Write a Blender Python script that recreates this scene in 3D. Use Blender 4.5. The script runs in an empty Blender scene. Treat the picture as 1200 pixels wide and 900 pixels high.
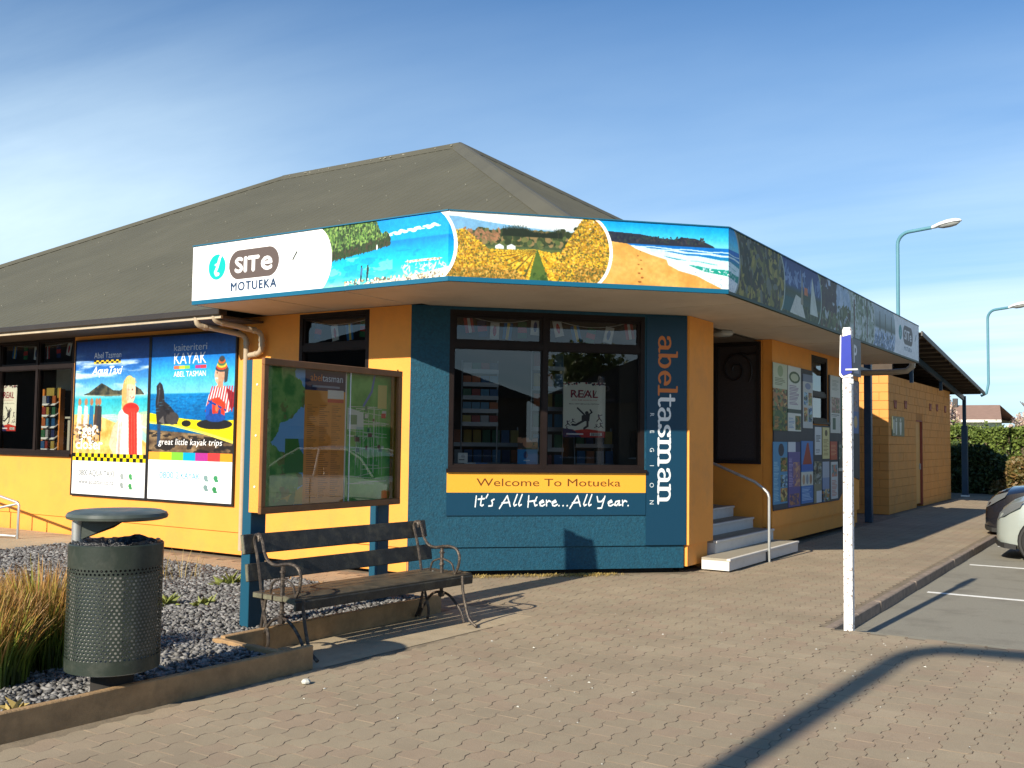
import bpy, bmesh, math, random
import numpy as np
from mathutils import Vector, Matrix

random.seed(7); RNG = np.random.default_rng(7)
SC = bpy.context.scene
COL = SC.collection
R = math.radians

# ------------------------------------------------------------------ camera
cam_d = bpy.data.cameras.new('camera'); cam = bpy.data.objects.new('camera', cam_d); COL.objects.link(cam)
yaw, pitch, roll = 0.5753068, 0.05567708, 0.01323144
fw = Vector((-math.sin(yaw)*math.cos(pitch), math.cos(yaw)*math.cos(pitch), math.sin(pitch)))
rt = Vector((math.cos(yaw), math.sin(yaw), 0)); up = rt.cross(fw)
rt2 = rt*math.cos(roll)+up*math.sin(roll); up2 = -rt*math.sin(roll)+up*math.cos(roll)
m = Matrix((rt2, up2, -fw)).transposed().to_4x4(); m.translation = Vector((0, 0, 1.6))
cam.matrix_world = m
cam_d.sensor_width = 36; cam_d.lens = 34.64; cam_d.clip_end = 3000; cam_d.clip_start = 0.05
SC.camera = cam

# ------------------------------------------------------------------ sky, sun, exposure
SUN_DIR = Vector((0.046, 0.884, -0.466)).normalized()      # the way the light travels
w = bpy.data.worlds.new('World'); SC.world = w; w.use_nodes = True
nt = w.node_tree; nt.nodes.clear()
def N(nt, t, **k):
    n = nt.nodes.new(t)
    for a, b in k.items():
        if a == 'inp':
            for i, v in b.items(): n.inputs[i].default_value = v
        else: setattr(n, a, b)
    return n
L = nt.links.new
sky = N(nt, 'ShaderNodeTexSky', sky_type='NISHITA', sun_disc=False, sun_elevation=R(27.8), sun_rotation=R(183), air_density=1.0, dust_density=0.4, ozone_density=2.2)
tc = N(nt, 'ShaderNodeTexCoord')
sep = N(nt, 'ShaderNodeSeparateXYZ'); L(tc.outputs['Generated'], sep.inputs[0])
# streaky high cloud: direction projected on a flat layer, stretched along one way
zc = N(nt, 'ShaderNodeMath', operation='MAXIMUM', inp={1: 0.02}); L(sep.outputs[2], zc.inputs[0])
zc2 = N(nt, 'ShaderNodeMath', operation='ADD', inp={1: 0.12}); L(zc.outputs[0], zc2.inputs[0])
dx = N(nt, 'ShaderNodeMath', operation='DIVIDE'); L(sep.outputs[0], dx.inputs[0]); L(zc2.outputs[0], dx.inputs[1])
dy = N(nt, 'ShaderNodeMath', operation='DIVIDE'); L(sep.outputs[1], dy.inputs[0]); L(zc2.outputs[0], dy.inputs[1])
cb = N(nt, 'ShaderNodeCombineXYZ'); L(dx.outputs[0], cb.inputs[0]); L(dy.outputs[0], cb.inputs[1])
mp = N(nt, 'ShaderNodeMapping'); mp.inputs['Rotation'].default_value = (0, 0, R(-22)); mp.inputs['Scale'].default_value = (0.22, 1.0, 1)
L(cb.outputs[0], mp.inputs[0])
n1 = N(nt, 'ShaderNodeTexNoise', inp={'Scale': 0.85, 'Detail': 9.0, 'Roughness': 0.56, 'Distortion': 0.5}); L(mp.outputs[0], n1.inputs[0])
r1 = N(nt, 'ShaderNodeMapRange', inp={1: 0.36, 2: 0.74, 3: 0.0, 4: 0.95}); L(n1.outputs[0], r1.inputs[0])
# thicker veil low in the sky
r2 = N(nt, 'ShaderNodeMapRange', interpolation_type='SMOOTHSTEP', inp={1: 0.06, 2: 0.50, 3: 1.0, 4: 0.08}); L(sep.outputs[2], r2.inputs[0])
mm = N(nt, 'ShaderNodeMath', operation='MULTIPLY'); L(r1.outputs[0], mm.inputs[0]); L(r2.outputs[0], mm.inputs[1])
n2 = N(nt, 'ShaderNodeTexNoise', inp={'Scale': 0.35, 'Detail': 3.0}); L(cb.outputs[0], n2.inputs[0])
r3 = N(nt, 'ShaderNodeMapRange', inp={1: 0.35, 2: 0.65, 3: 0.35, 4: 1.2}); L(n2.outputs[0], r3.inputs[0])
mm2 = N(nt, 'ShaderNodeMath', operation='MULTIPLY', use_clamp=True); L(mm.outputs[0], mm2.inputs[0]); L(r3.outputs[0], mm2.inputs[1])
veil = N(nt, 'ShaderNodeMapRange', interpolation_type='SMOOTHSTEP', inp={1: 0.0, 2: 0.50, 3: 0.52, 4: 0.0}); L(sep.outputs[2], veil.inputs[0])
n5 = N(nt, 'ShaderNodeTexNoise', inp={'Scale': 0.5, 'Detail': 4.0}); L(mp.outputs[0], n5.inputs[0])
r5 = N(nt, 'ShaderNodeMapRange', inp={1: 0.3, 2: 0.7, 3: 0.55, 4: 1.3}); L(n5.outputs[0], r5.inputs[0])
vm = N(nt, 'ShaderNodeMath', operation='MULTIPLY'); L(veil.outputs[0], vm.inputs[0]); L(r5.outputs[0], vm.inputs[1])
mm3 = N(nt, 'ShaderNodeMath', operation='ADD', use_clamp=True); L(mm2.outputs[0], mm3.inputs[0]); L(vm.outputs[0], mm3.inputs[1]); mm2 = mm3
mix = N(nt, 'ShaderNodeMix', data_type='RGBA'); L(mm2.outputs[0], mix.inputs[0])
gain = N(nt, 'ShaderNodeMix', data_type='RGBA', blend_type='MULTIPLY'); gain.inputs[0].default_value = 1.0; gain.inputs[7].default_value = (0.50, 1.04, 1.50, 1)
L(sky.outputs[0], gain.inputs[6])
L(gain.outputs[2], mix.inputs[6]); mix.inputs[7].default_value = (9.5, 12.0, 13.6, 1)
bg = N(nt, 'ShaderNodeBackground', inp={1: 0.056}); L(mix.outputs[2], bg.inputs[0])
L(bg.outputs[0], N(nt, 'ShaderNodeOutputWorld').inputs[0])

sd = bpy.data.lights.new('sun', 'SUN'); sd.energy = 4.9; sd.angle = R(0.53); sd.color = (1.0, 0.90, 0.74)
sun = bpy.data.objects.new('sun', sd); COL.objects.link(sun); sun.rotation_euler = SUN_DIR.to_track_quat('-Z', 'Y').to_euler()
sun.location = (0, -20, 20)
SC.view_settings.view_transform = 'Standard'; SC.view_settings.look = 'None'; SC.view_settings.gamma = 1
SC.view_settings.exposure = 0.70; SC.view_settings.use_curve_mapping = False
SC.render.resolution_x = 1024; SC.render.resolution_y = 768

# ------------------------------------------------------------------ materials
def srgb(*c):
    c = [x/255 for x in c]
    return tuple((x/12.92 if x <= .04045 else ((x+.055)/1.055)**2.4) for x in c)
MATS = {}
def mat(name, col, rough=0.7, nscale=3.0, namt=0.15, bscale=40.0, bump=0.0, metal=0.0, spec=0.4, dirt=None, dscale=2.0, damt=0.35, isl=0.0, bdist=0.01, coat=0.0):
    m = bpy.data.materials.new(name); m.use_nodes = True; t = m.node_tree; p = t.nodes['Principled BSDF']; l = t.links.new
    p.inputs['Roughness'].default_value = rough; p.inputs['Metallic'].default_value = metal; p.inputs['Specular IOR Level'].default_value = spec
    p.inputs['Coat Weight'].default_value = coat
    g = t.nodes.new('ShaderNodeNewGeometry')
    n = N(t, 'ShaderNodeTexNoise', inp={'Scale': nscale, 'Detail': 6.0, 'Roughness': 0.6}); l(g.outputs['Position'], n.inputs[0])
    r = N(t, 'ShaderNodeMapRange', inp={1: 0.25, 2: 0.75, 3: 1-namt, 4: 1+namt}); l(n.outputs[0], r.inputs[0])
    mx = N(t, 'ShaderNodeMix', data_type='RGBA', blend_type='MULTIPLY'); mx.inputs[0].default_value = 1; mx.inputs[6].default_value = (*col, 1)
    l(r.outputs[0], mx.inputs[7]); out = mx.outputs[2]
    if isl:
        ri = N(t, 'ShaderNodeMapRange', inp={3: 1-isl, 4: 1+isl}); l(g.outputs['Random Per Island'], ri.inputs[0])
        mi = N(t, 'ShaderNodeMix', data_type='RGBA', blend_type='MULTIPLY'); mi.inputs[0].default_value = 1
        l(out, mi.inputs[6]); l(ri.outputs[0], mi.inputs[7]); out = mi.outputs[2]
    if dirt:
        nd = N(t, 'ShaderNodeTexNoise', inp={'Scale': dscale, 'Detail': 8.0, 'Roughness': 0.7}); l(g.outputs['Position'], nd.inputs[0])
        rd = N(t, 'ShaderNodeMapRange', inp={1: 0.5, 2: 0.72, 3: 0.0, 4: damt}); l(nd.outputs[0], rd.inputs[0])
        md = N(t, 'ShaderNodeMix', data_type='RGBA'); l(rd.outputs[0], md.inputs[0]); l(out, md.inputs[6]); md.inputs[7].default_value = (*dirt, 1); out = md.outputs[2]
    l(out, p.inputs['Base Color'])
    if bump:
        nb = N(t, 'ShaderNodeTexNoise', inp={'Scale': bscale, 'Detail': 5.0, 'Roughness': 0.6}); l(g.outputs['Position'], nb.inputs[0])
        b = N(t, 'ShaderNodeBump', inp={'Strength': bump, 'Distance': bdist}); l(nb.outputs[0], b.inputs['Height']); l(b.outputs[0], p.inputs['Normal'])
    MATS[name] = m; return m
M_yellow = mat('yellow ochre painted board', (0.80, 0.315, 0.050), 0.65, 1.5, 0.07, 60, 0.3, dirt=(0.42, 0.20, 0.07), dscale=2.2, damt=0.32)
M_teal = mat('teal textured board', (0.003, 0.056, 0.098), 0.7, 30, 0.35, 45, 0.9, dirt=(0.012, 0.085, 0.125), dscale=9, damt=0.35, bdist=0.008)
M_tealflat = mat('teal smooth paint', (0.004, 0.062, 0.11), 0.5, 4, 0.08, 60, 0.1)
M_navy = mat('teal trim', (0.008, 0.11, 0.19), 0.5, 4, 0.1)
M_trim = mat('dark brown window frame', (0.013, 0.008, 0.007), 0.5, 5, 0.3, 50, 0.15, spec=0.2)
M_roof = mat('olive roofing iron', (0.088, 0.084, 0.056), 0.6, 0.7, 0.12, 8, 0.15, dirt=(0.13, 0.12, 0.085), dscale=0.9, damt=0.25)
M_roofcap = mat('olive ridge cap', (0.092, 0.087, 0.060), 0.5, 1, 0.12)
M_screw = mat('pale roof screw', (0.24, 0.23, 0.18), 0.5)
M_gutter = mat('gutter shade brown', (0.03, 0.025, 0.022), 0.5)
M_cream = mat('cream gutter trim', (0.42, 0.35, 0.25), 0.5, 3, 0.2)
M_pipe = mat('cream downpipe', (0.42, 0.34, 0.24), 0.35, 5, 0.12, dirt=(0.18, 0.13, 0.09), dscale=5)
M_soffit = mat('cream soffit lining', (0.54, 0.47, 0.38), 0.6, 0.8, 0.12, dirt=(0.33, 0.26, 0.18), dscale=1.2, damt=0.4)
M_dark = mat('dark void', (0.02, 0.018, 0.016), 0.9)
M_conc = mat('grey concrete', (0.37, 0.30, 0.20), 0.85, 6, 0.2, 60, 0.4, dirt=(0.18, 0.16, 0.13), dscale=3)
M_black = mat('black metal', (0.012, 0.012, 0.014), 0.4, 8, 0.2)
M_iron = mat('worn cast iron', (0.055, 0.045, 0.038), 0.45, 25, 0.5, 90, 0.4, metal=0.4, dirt=(0.30, 0.24, 0.18), dscale=22, damt=0.6)
M_slat = mat('weathered dark bench slat', (0.026, 0.026, 0.024), 0.5, 12, 0.5, 70, 0.4, dirt=(0.12, 0.105, 0.065), dscale=8, damt=0.6)
M_slatend = mat('mossy bench slat end', (0.12, 0.115, 0.075), 0.8, 20, 0.4, 70, 0.4)
M_seat = mat('mossy brown seat slat', (0.075, 0.062, 0.042), 0.5, 10, 0.5, 70, 0.4, dirt=(0.035, 0.035, 0.032), dscale=7, damt=0.8)
M_wood = mat('weathered landscaping timber', (0.34, 0.215, 0.105), 0.85, 7, 0.3, 55, 0.6, dirt=(0.11, 0.085, 0.05), dscale=4, damt=0.55)
M_brownwood = mat('stained brown timber frame', (0.20, 0.085, 0.028), 0.5, 6, 0.25, 60, 0.2)
M_white = mat('white paint', (0.78, 0.77, 0.74), 0.5, 8, 0.05, dirt=(0.45, 0.42, 0.36), dscale=10, damt=0.35)
M_stepw = mat('white painted step', (0.62, 0.60, 0.56), 0.6, 5, 0.1, dirt=(0.36, 0.33, 0.28), dscale=5, damt=0.5)
M_steptop = mat('worn grey step tread', (0.30, 0.27, 0.21), 0.75, 5, 0.15, dirt=(0.17, 0.15, 0.11), dscale=5, damt=0.5)
M_bin = mat('dark green powder coated steel', (0.024, 0.033, 0.026), 0.42, 8, 0.15, 40, 0.1, dirt=(0.12, 0.12, 0.10), dscale=9, damt=0.25)
M_binlid = mat('grey green bin lid', (0.06, 0.075, 0.065), 0.33, 8, 0.12, dirt=(0.16, 0.17, 0.17), dscale=6, damt=0.4)
M_galv = mat('galvanised steel', (0.42, 0.43, 0.42), 0.4, 10, 0.15, metal=0.6)
M_liner = mat('black bin liner', (0.008, 0.008, 0.009), 0.25, 20, 0.3, 25, 1.0, spec=0.6, bdist=0.03)
M_lampblue = mat('blue grey lamp pole', (0.09, 0.24, 0.30), 0.4, 5, 0.1)
M_lamphead = mat('white lamp shell', (0.75, 0.76, 0.76), 0.35)
M_lens = mat('lamp lens', (0.35, 0.37, 0.36), 0.15, spec=0.8)
M_bluepost = mat('dark blue verandah post', (0.02, 0.055, 0.10), 0.45, 5, 0.15)
M_block = mat('ochre painted block', (0.64, 0.28, 0.065), 0.75, 2, 0.10, 50, 0.35, dirt=(0.42, 0.24, 0.09), dscale=1.6, damt=0.5)
M_grout = mat('ochre mortar joint', (0.42, 0.185, 0.045), 0.85)
M_door = mat('ochre door', (0.62, 0.33, 0.10), 0.55, 2, 0.1)
M_reddoor = mat('rust red frame', (0.28, 0.06, 0.03), 0.6)
M_slate = mat('dark slate backing', (0.045, 0.05, 0.058), 0.6, 3, 0.15)
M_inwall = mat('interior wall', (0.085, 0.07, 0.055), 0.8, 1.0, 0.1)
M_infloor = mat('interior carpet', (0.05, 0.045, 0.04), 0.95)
M_chrome = mat('stand wire', (0.20, 0.20, 0.21), 0.4, metal=0.7)
M_orangewood = mat('orange display timber', (0.55, 0.18, 0.03), 0.5)
M_beige = mat('beige cabinet', (0.45, 0.42, 0.34), 0.6)
M_paint = mat('white road paint', (0.80, 0.80, 0.76), 0.7, 12, 0.1, dirt=(0.3, 0.3, 0.28), dscale=16, damt=0.4)
M_tyre = mat('tyre rubber', (0.018, 0.018, 0.018), 0.85)
M_silver = mat('pale silver car paint', (0.36, 0.40, 0.37), 0.28, 5, 0.02, metal=0.3, coat=0.6)
M_silver2 = mat('silver car paint', (0.50, 0.50, 0.50), 0.28, 5, 0.02, metal=0.4, coat=0.6)
M_blackcar = mat('black car paint', (0.012, 0.012, 0.016), 0.22, 5, 0.02, coat=0.8)
M_carglass = mat('car glass', (0.015, 0.018, 0.02), 0.05, spec=0.9)
M_headl = mat('headlight lens', (0.12, 0.13, 0.135), 0.12, spec=0.9)
M_plastic = mat('black plastic', (0.02, 0.02, 0.02), 0.6)
M_redstripe = mat('red pinstripe', (0.5, 0.03, 0.03), 0.4)
M_houseroof = mat('brown house roof', (0.30, 0.19, 0.14), 0.8, 3, 0.15)
M_housewall = mat('white weatherboard', (0.75, 0.74, 0.70), 0.6)
M_brickwall = mat('muted brown cladding', (0.16, 0.12, 0.09), 0.8)
M_darkroof = mat('dark street roof', (0.05, 0.047, 0.045), 0.7)
M_bark = mat('bark', (0.10, 0.075, 0.05), 0.9, 10, 0.3, 30, 0.6)
M_blue = mat('parking sign blue', (0.012, 0.028, 0.30), 0.35)
M_signback = mat('dark sign back', (0.05, 0.055, 0.07), 0.5)
M_orangetxt = mat('orange lettering', (0.6, 0.2, 0.03), 0.5)
M_mesh = mat('dark security mesh', (0.034, 0.030, 0.032), 0.6, 40, 0.3)
M_purlin = mat('dark stained purlin', (0.055, 0.04, 0.028), 0.7, 6, 0.2)
M_under = mat('roof underside', (0.10, 0.085, 0.06), 0.7, 3, 0.3)
M_label = mat('small white sticker', (0.7, 0.7, 0.68), 0.5)

def paver_mat():
    m = bpy.data.materials.new('concrete paver'); m.use_nodes = True; t = m.node_tree; p = t.nodes['Principled BSDF']; l = t.links.new
    p.inputs['Roughness'].default_value = 0.85; p.inputs['Specular IOR Level'].default_value = 0.25
    g = t.nodes.new('ShaderNodeNewGeometry'); oi = t.nodes.new('ShaderNodeObjectInfo')
    ad = N(t, 'ShaderNodeMath', operation='ADD'); l(g.outputs['Random Per Island'], ad.inputs[0]); l(oi.outputs['Random'], ad.inputs[1])
    fr = N(t, 'ShaderNodeMath', operation='FRACT'); l(ad.outputs[0], fr.inputs[0])
    cr = t.nodes.new('ShaderNodeValToRGB'); e = cr.color_ramp.elements
    e[0].color = (0.300, 0.242, 0.168, 1); e[1].color = (0.335, 0.275, 0.190, 1)
    x = cr.color_ramp.elements.new(0.5); x.color = (0.318, 0.260, 0.178, 1)
    x = cr.color_ramp.elements.new(0.8); x.color = (0.312, 0.236, 0.165, 1)
    l(fr.outputs[0], cr.inputs[0])
    n = N(t, 'ShaderNodeTexNoise', inp={'Scale': 0.9, 'Detail': 9.0, 'Roughness': 0.68}); l(g.outputs['Position'], n.inputs[0])
    r = N(t, 'ShaderNodeMapRange', inp={1: 0.3, 2: 0.7, 3: 0.84, 4: 1.14}); l(n.outputs[0], r.inputs[0])
    n3 = N(t, 'ShaderNodeTexNoise', inp={'Scale': 220.0, 'Detail': 2.0}); l(g.outputs['Position'], n3.inputs[0])
    r3 = N(t, 'ShaderNodeMapRange', inp={1: 0.3, 2: 0.7, 3: 0.80, 4: 1.2}); l(n3.outputs[0], r3.inputs[0])
    mu = N(t, 'ShaderNodeMath', operation='MULTIPLY'); l(r.outputs[0], mu.inputs[0]); l(r3.outputs[0], mu.inputs[1])
    mx = N(t, 'ShaderNodeMix', data_type='RGBA', blend_type='MULTIPLY'); mx.inputs[0].default_value = 1; l(cr.outputs[0], mx.inputs[6]); l(mu.outputs[0], mx.inputs[7])
    # pale sand patches and dark gum spots
    n4 = N(t, 'ShaderNodeTexNoise', inp={'Scale': 2.3, 'Detail': 7.0, 'Roughness': 0.7, 'Distortion': 0.6}); l(g.outputs['Position'], n4.inputs[0])
    r4 = N(t, 'ShaderNodeMapRange', inp={1: 0.55, 2: 0.75, 3: 0.0, 4: 0.6}); l(n4.outputs[0], r4.inputs[0])
    m4 = N(t, 'ShaderNodeMix', data_type='RGBA'); l(r4.outputs[0], m4.inputs[0]); l(mx.outputs[2], m4.inputs[6]); m4.inputs[7].default_value = (0.33, 0.295, 0.20, 1)
    l(m4.outputs[2], p.inputs['Base Color'])
    vo = N(t, 'ShaderNodeTexVoronoi', inp={'Scale': 2.6, 'Randomness': 1.0}); l(g.outputs['Position'], vo.inputs[0])
    rv = N(t, 'ShaderNodeMapRange', inp={1: 0.035, 2: 0.06, 3: 0.5, 4: 0.0}); l(vo.outputs['Distance'], rv.inputs[0])
    mv = N(t, 'ShaderNodeMix', data_type='RGBA'); l(rv.outputs[0], mv.inputs[0]); l(m4.outputs[2], mv.inputs[6]); mv.inputs[7].default_value = (0.10, 0.085, 0.065, 1)
    n6 = N(t, 'ShaderNodeTexNoise', inp={'Scale': 0.55, 'Detail': 6.0, 'Roughness': 0.65}); l(g.outputs['Position'], n6.inputs[0])
    r6 = N(t, 'ShaderNodeMapRange', inp={1: 0.52, 2: 0.74, 3: 0.0, 4: 0.45}); l(n6.outputs[0], r6.inputs[0])
    m6 = N(t, 'ShaderNodeMix', data_type='RGBA'); l(r6.outputs[0], m6.inputs[0]); l(mv.outputs[2], m6.inputs[6]); m6.inputs[7].default_value = (0.20, 0.155, 0.11, 1)
    l(m6.outputs[2], p.inputs['Base Color'])
    b = N(t, 'ShaderNodeBump', inp={'Strength': 0.5, 'Distance': 0.003}); l(n3.outputs[0], b.inputs['Height']); l(b.outputs[0], p.inputs['Normal'])
    return m
M_paver = paver_mat()
M_joint = mat('sandy paver joint', (0.20, 0.16, 0.11), 0.95, 5, 0.35, 80, 0.4, dirt=(0.10, 0.08, 0.05), dscale=3)
M_asphalt = mat('worn grey asphalt', (0.25, 0.235, 0.19), 0.88, 90, 0.22, 160, 0.7, dirt=(0.15, 0.135, 0.11), dscale=1.6, damt=0.75)
M_kerb = mat('dark grey kerb stone', (0.24, 0.19, 0.15), 0.85, 9, 0.3, 50, 0.5, dirt=(0.07, 0.06, 0.05), dscale=4)
M_gutterc = mat('concrete channel', (0.33, 0.30, 0.22), 0.85, 5, 0.25, 80, 0.4, dirt=(0.18, 0.16, 0.12), dscale=4)
M_pside = mat('grimy paver edge', (0.20, 0.155, 0.11), 0.95, 4, 0.4)
M_soil = mat('dark soil', (0.035, 0.032, 0.032), 0.95, 8, 0.3, 40, 0.6)
M_grassland = mat('distant grass', (0.10, 0.13, 0.04), 0.95, 0.3, 0.3)
M_stone = mat('slate chip', (0.15, 0.147, 0.143), 0.65, 15, 0.25, 80, 0.2, isl=0.62)
M_pebble = mat('pale stone', (0.5, 0.5, 0.45), 0.8)

def leafmat(name, c0, c1, c2=None, rough=0.55, trans=0.25):
    m = bpy.data.materials.new(name); m.use_nodes = True; t = m.node_tree; p = t.nodes['Principled BSDF']; l = t.links.new
    g = t.nodes.new('ShaderNodeNewGeometry'); cr = t.nodes.new('ShaderNodeValToRGB'); e = cr.color_ramp.elements
    e[0].color = (*c0, 1); e[1].color = (*c1, 1)
    if c2: x = e.new(0.85); x.color = (*c1, 1); e[-1].color = (*c2, 1)
    l(g.outputs['Random Per Island'], cr.inputs[0]); l(cr.outputs[0], p.inputs['Base Color']); p.inputs['Roughness'].default_value = rough
    tr = t.nodes.new('ShaderNodeBsdfTranslucent'); l(cr.outputs[0], tr.inputs[0])
    mx = t.nodes.new('ShaderNodeMixShader'); mx.inputs[0].default_value = trans
    l(p.outputs[0], mx.inputs[1]); l(tr.outputs[0], mx.inputs[2]); l(mx.outputs[0], t.nodes['Material Output'].inputs[0])
    return m
M_hedge = leafmat('hedge leaf', (0.06, 0.10, 0.018), (0.22, 0.29, 0.06))
M_hedgedark = leafmat('dark shrub leaf', (0.02, 0.04, 0.012), (0.06, 0.09, 0.025))
M_redleaf = leafmat('bronze shrub leaf', (0.10, 0.11, 0.03), (0.22, 0.12, 0.04), (0.09, 0.14, 0.03))
M_blossom = leafmat('pale pink blossom', (0.60, 0.42, 0.36), (0.75, 0.60, 0.50), (0.16, 0.20, 0.07))
M_plant = leafmat('small garden leaf', (0.10, 0.14, 0.03), (0.30, 0.32, 0.08))
M_dry = leafmat('dry straw leaf', (0.35, 0.24, 0.06), (0.50, 0.38, 0.13))

def grass_mat():
    m = bpy.data.materials.new('tussock blade'); m.use_nodes = True; t = m.node_tree; p = t.nodes['Principled BSDF']; l = t.links.new
    g = t.nodes.new('ShaderNodeNewGeometry'); a = N(t, 'ShaderNodeAttribute', attribute_name='along')
    ri = N(t, 'ShaderNodeMapRange', inp={3: -0.28, 4: 0.28}); l(g.outputs['Random Per Island'], ri.inputs[0])
    ad = N(t, 'ShaderNodeMath', operation='ADD', use_clamp=True); l(a.outputs['Fac'], ad.inputs[0]); l(ri.outputs[0], ad.inputs[1])
    cr = t.nodes.new('ShaderNodeValToRGB'); e = cr.color_ramp.elements
    e[0].color = (0.05, 0.075, 0.015, 1); e[1].color = (0.50, 0.30, 0.12, 1)
    x = e.new(0.48); x.color = (0.21, 0.28, 0.035, 1)
    x = e.new(0.68); x.color = (0.36, 0.33, 0.06, 1)
    x = e.new(0.84); x.color = (0.46, 0.22, 0.055, 1)
    l(ad.outputs[0], cr.inputs[0]); l(cr.outputs[0], p.inputs['Base Color']); p.inputs['Roughness'].default_value = 0.5
    tr = t.nodes.new('ShaderNodeBsdfTranslucent'); l(cr.outputs[0], tr.inputs[0])
    mx = t.nodes.new('ShaderNodeMixShader'); mx.inputs[0].default_value = 0.3
    l(p.outputs[0], mx.inputs[1]); l(tr.outputs[0], mx.inputs[2]); l(mx.outputs[0], t.nodes['Material Output'].inputs[0])
    return m
M_tussock = grass_mat()

def glass_mat(name='window glass', tint=(0.72, 0.76, 0.74), ior=1.5, refl=1.0, base=0.04):
    m = bpy.data.materials.new(name); m.use_nodes = True; t = m.node_tree; t.nodes.clear(); l = t.links.new
    o = t.nodes.new('ShaderNodeOutputMaterial'); tr = t.nodes.new('ShaderNodeBsdfTransparent'); tr.inputs[0].default_value = (*tint, 1)
    gl = t.nodes.new('ShaderNodeBsdfGlossy'); gl.inputs['Roughness'].default_value = 0.0
    f = N(t, 'ShaderNodeFresnel', inp={0: ior}); a = N(t, 'ShaderNodeMath', operation='MULTIPLY_ADD', inp={1: refl, 2: base}, use_clamp=True)
    l(f.outputs[0], a.inputs[0]); mx = t.nodes.new('ShaderNodeMixShader')
    l(a.outputs[0], mx.inputs[0]); l(tr.outputs[0], mx.inputs[1]); l(gl.outputs[0], mx.inputs[2]); l(mx.outputs[0], o.inputs[0])
    return m
M_glass = glass_mat(tint=(0.72, 0.75, 0.74), refl=1.2, base=0.03)
M_caseglass = glass_mat('notice case glass', (1.0, 1.0, 1.0), refl=1.7, base=0.02)

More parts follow.
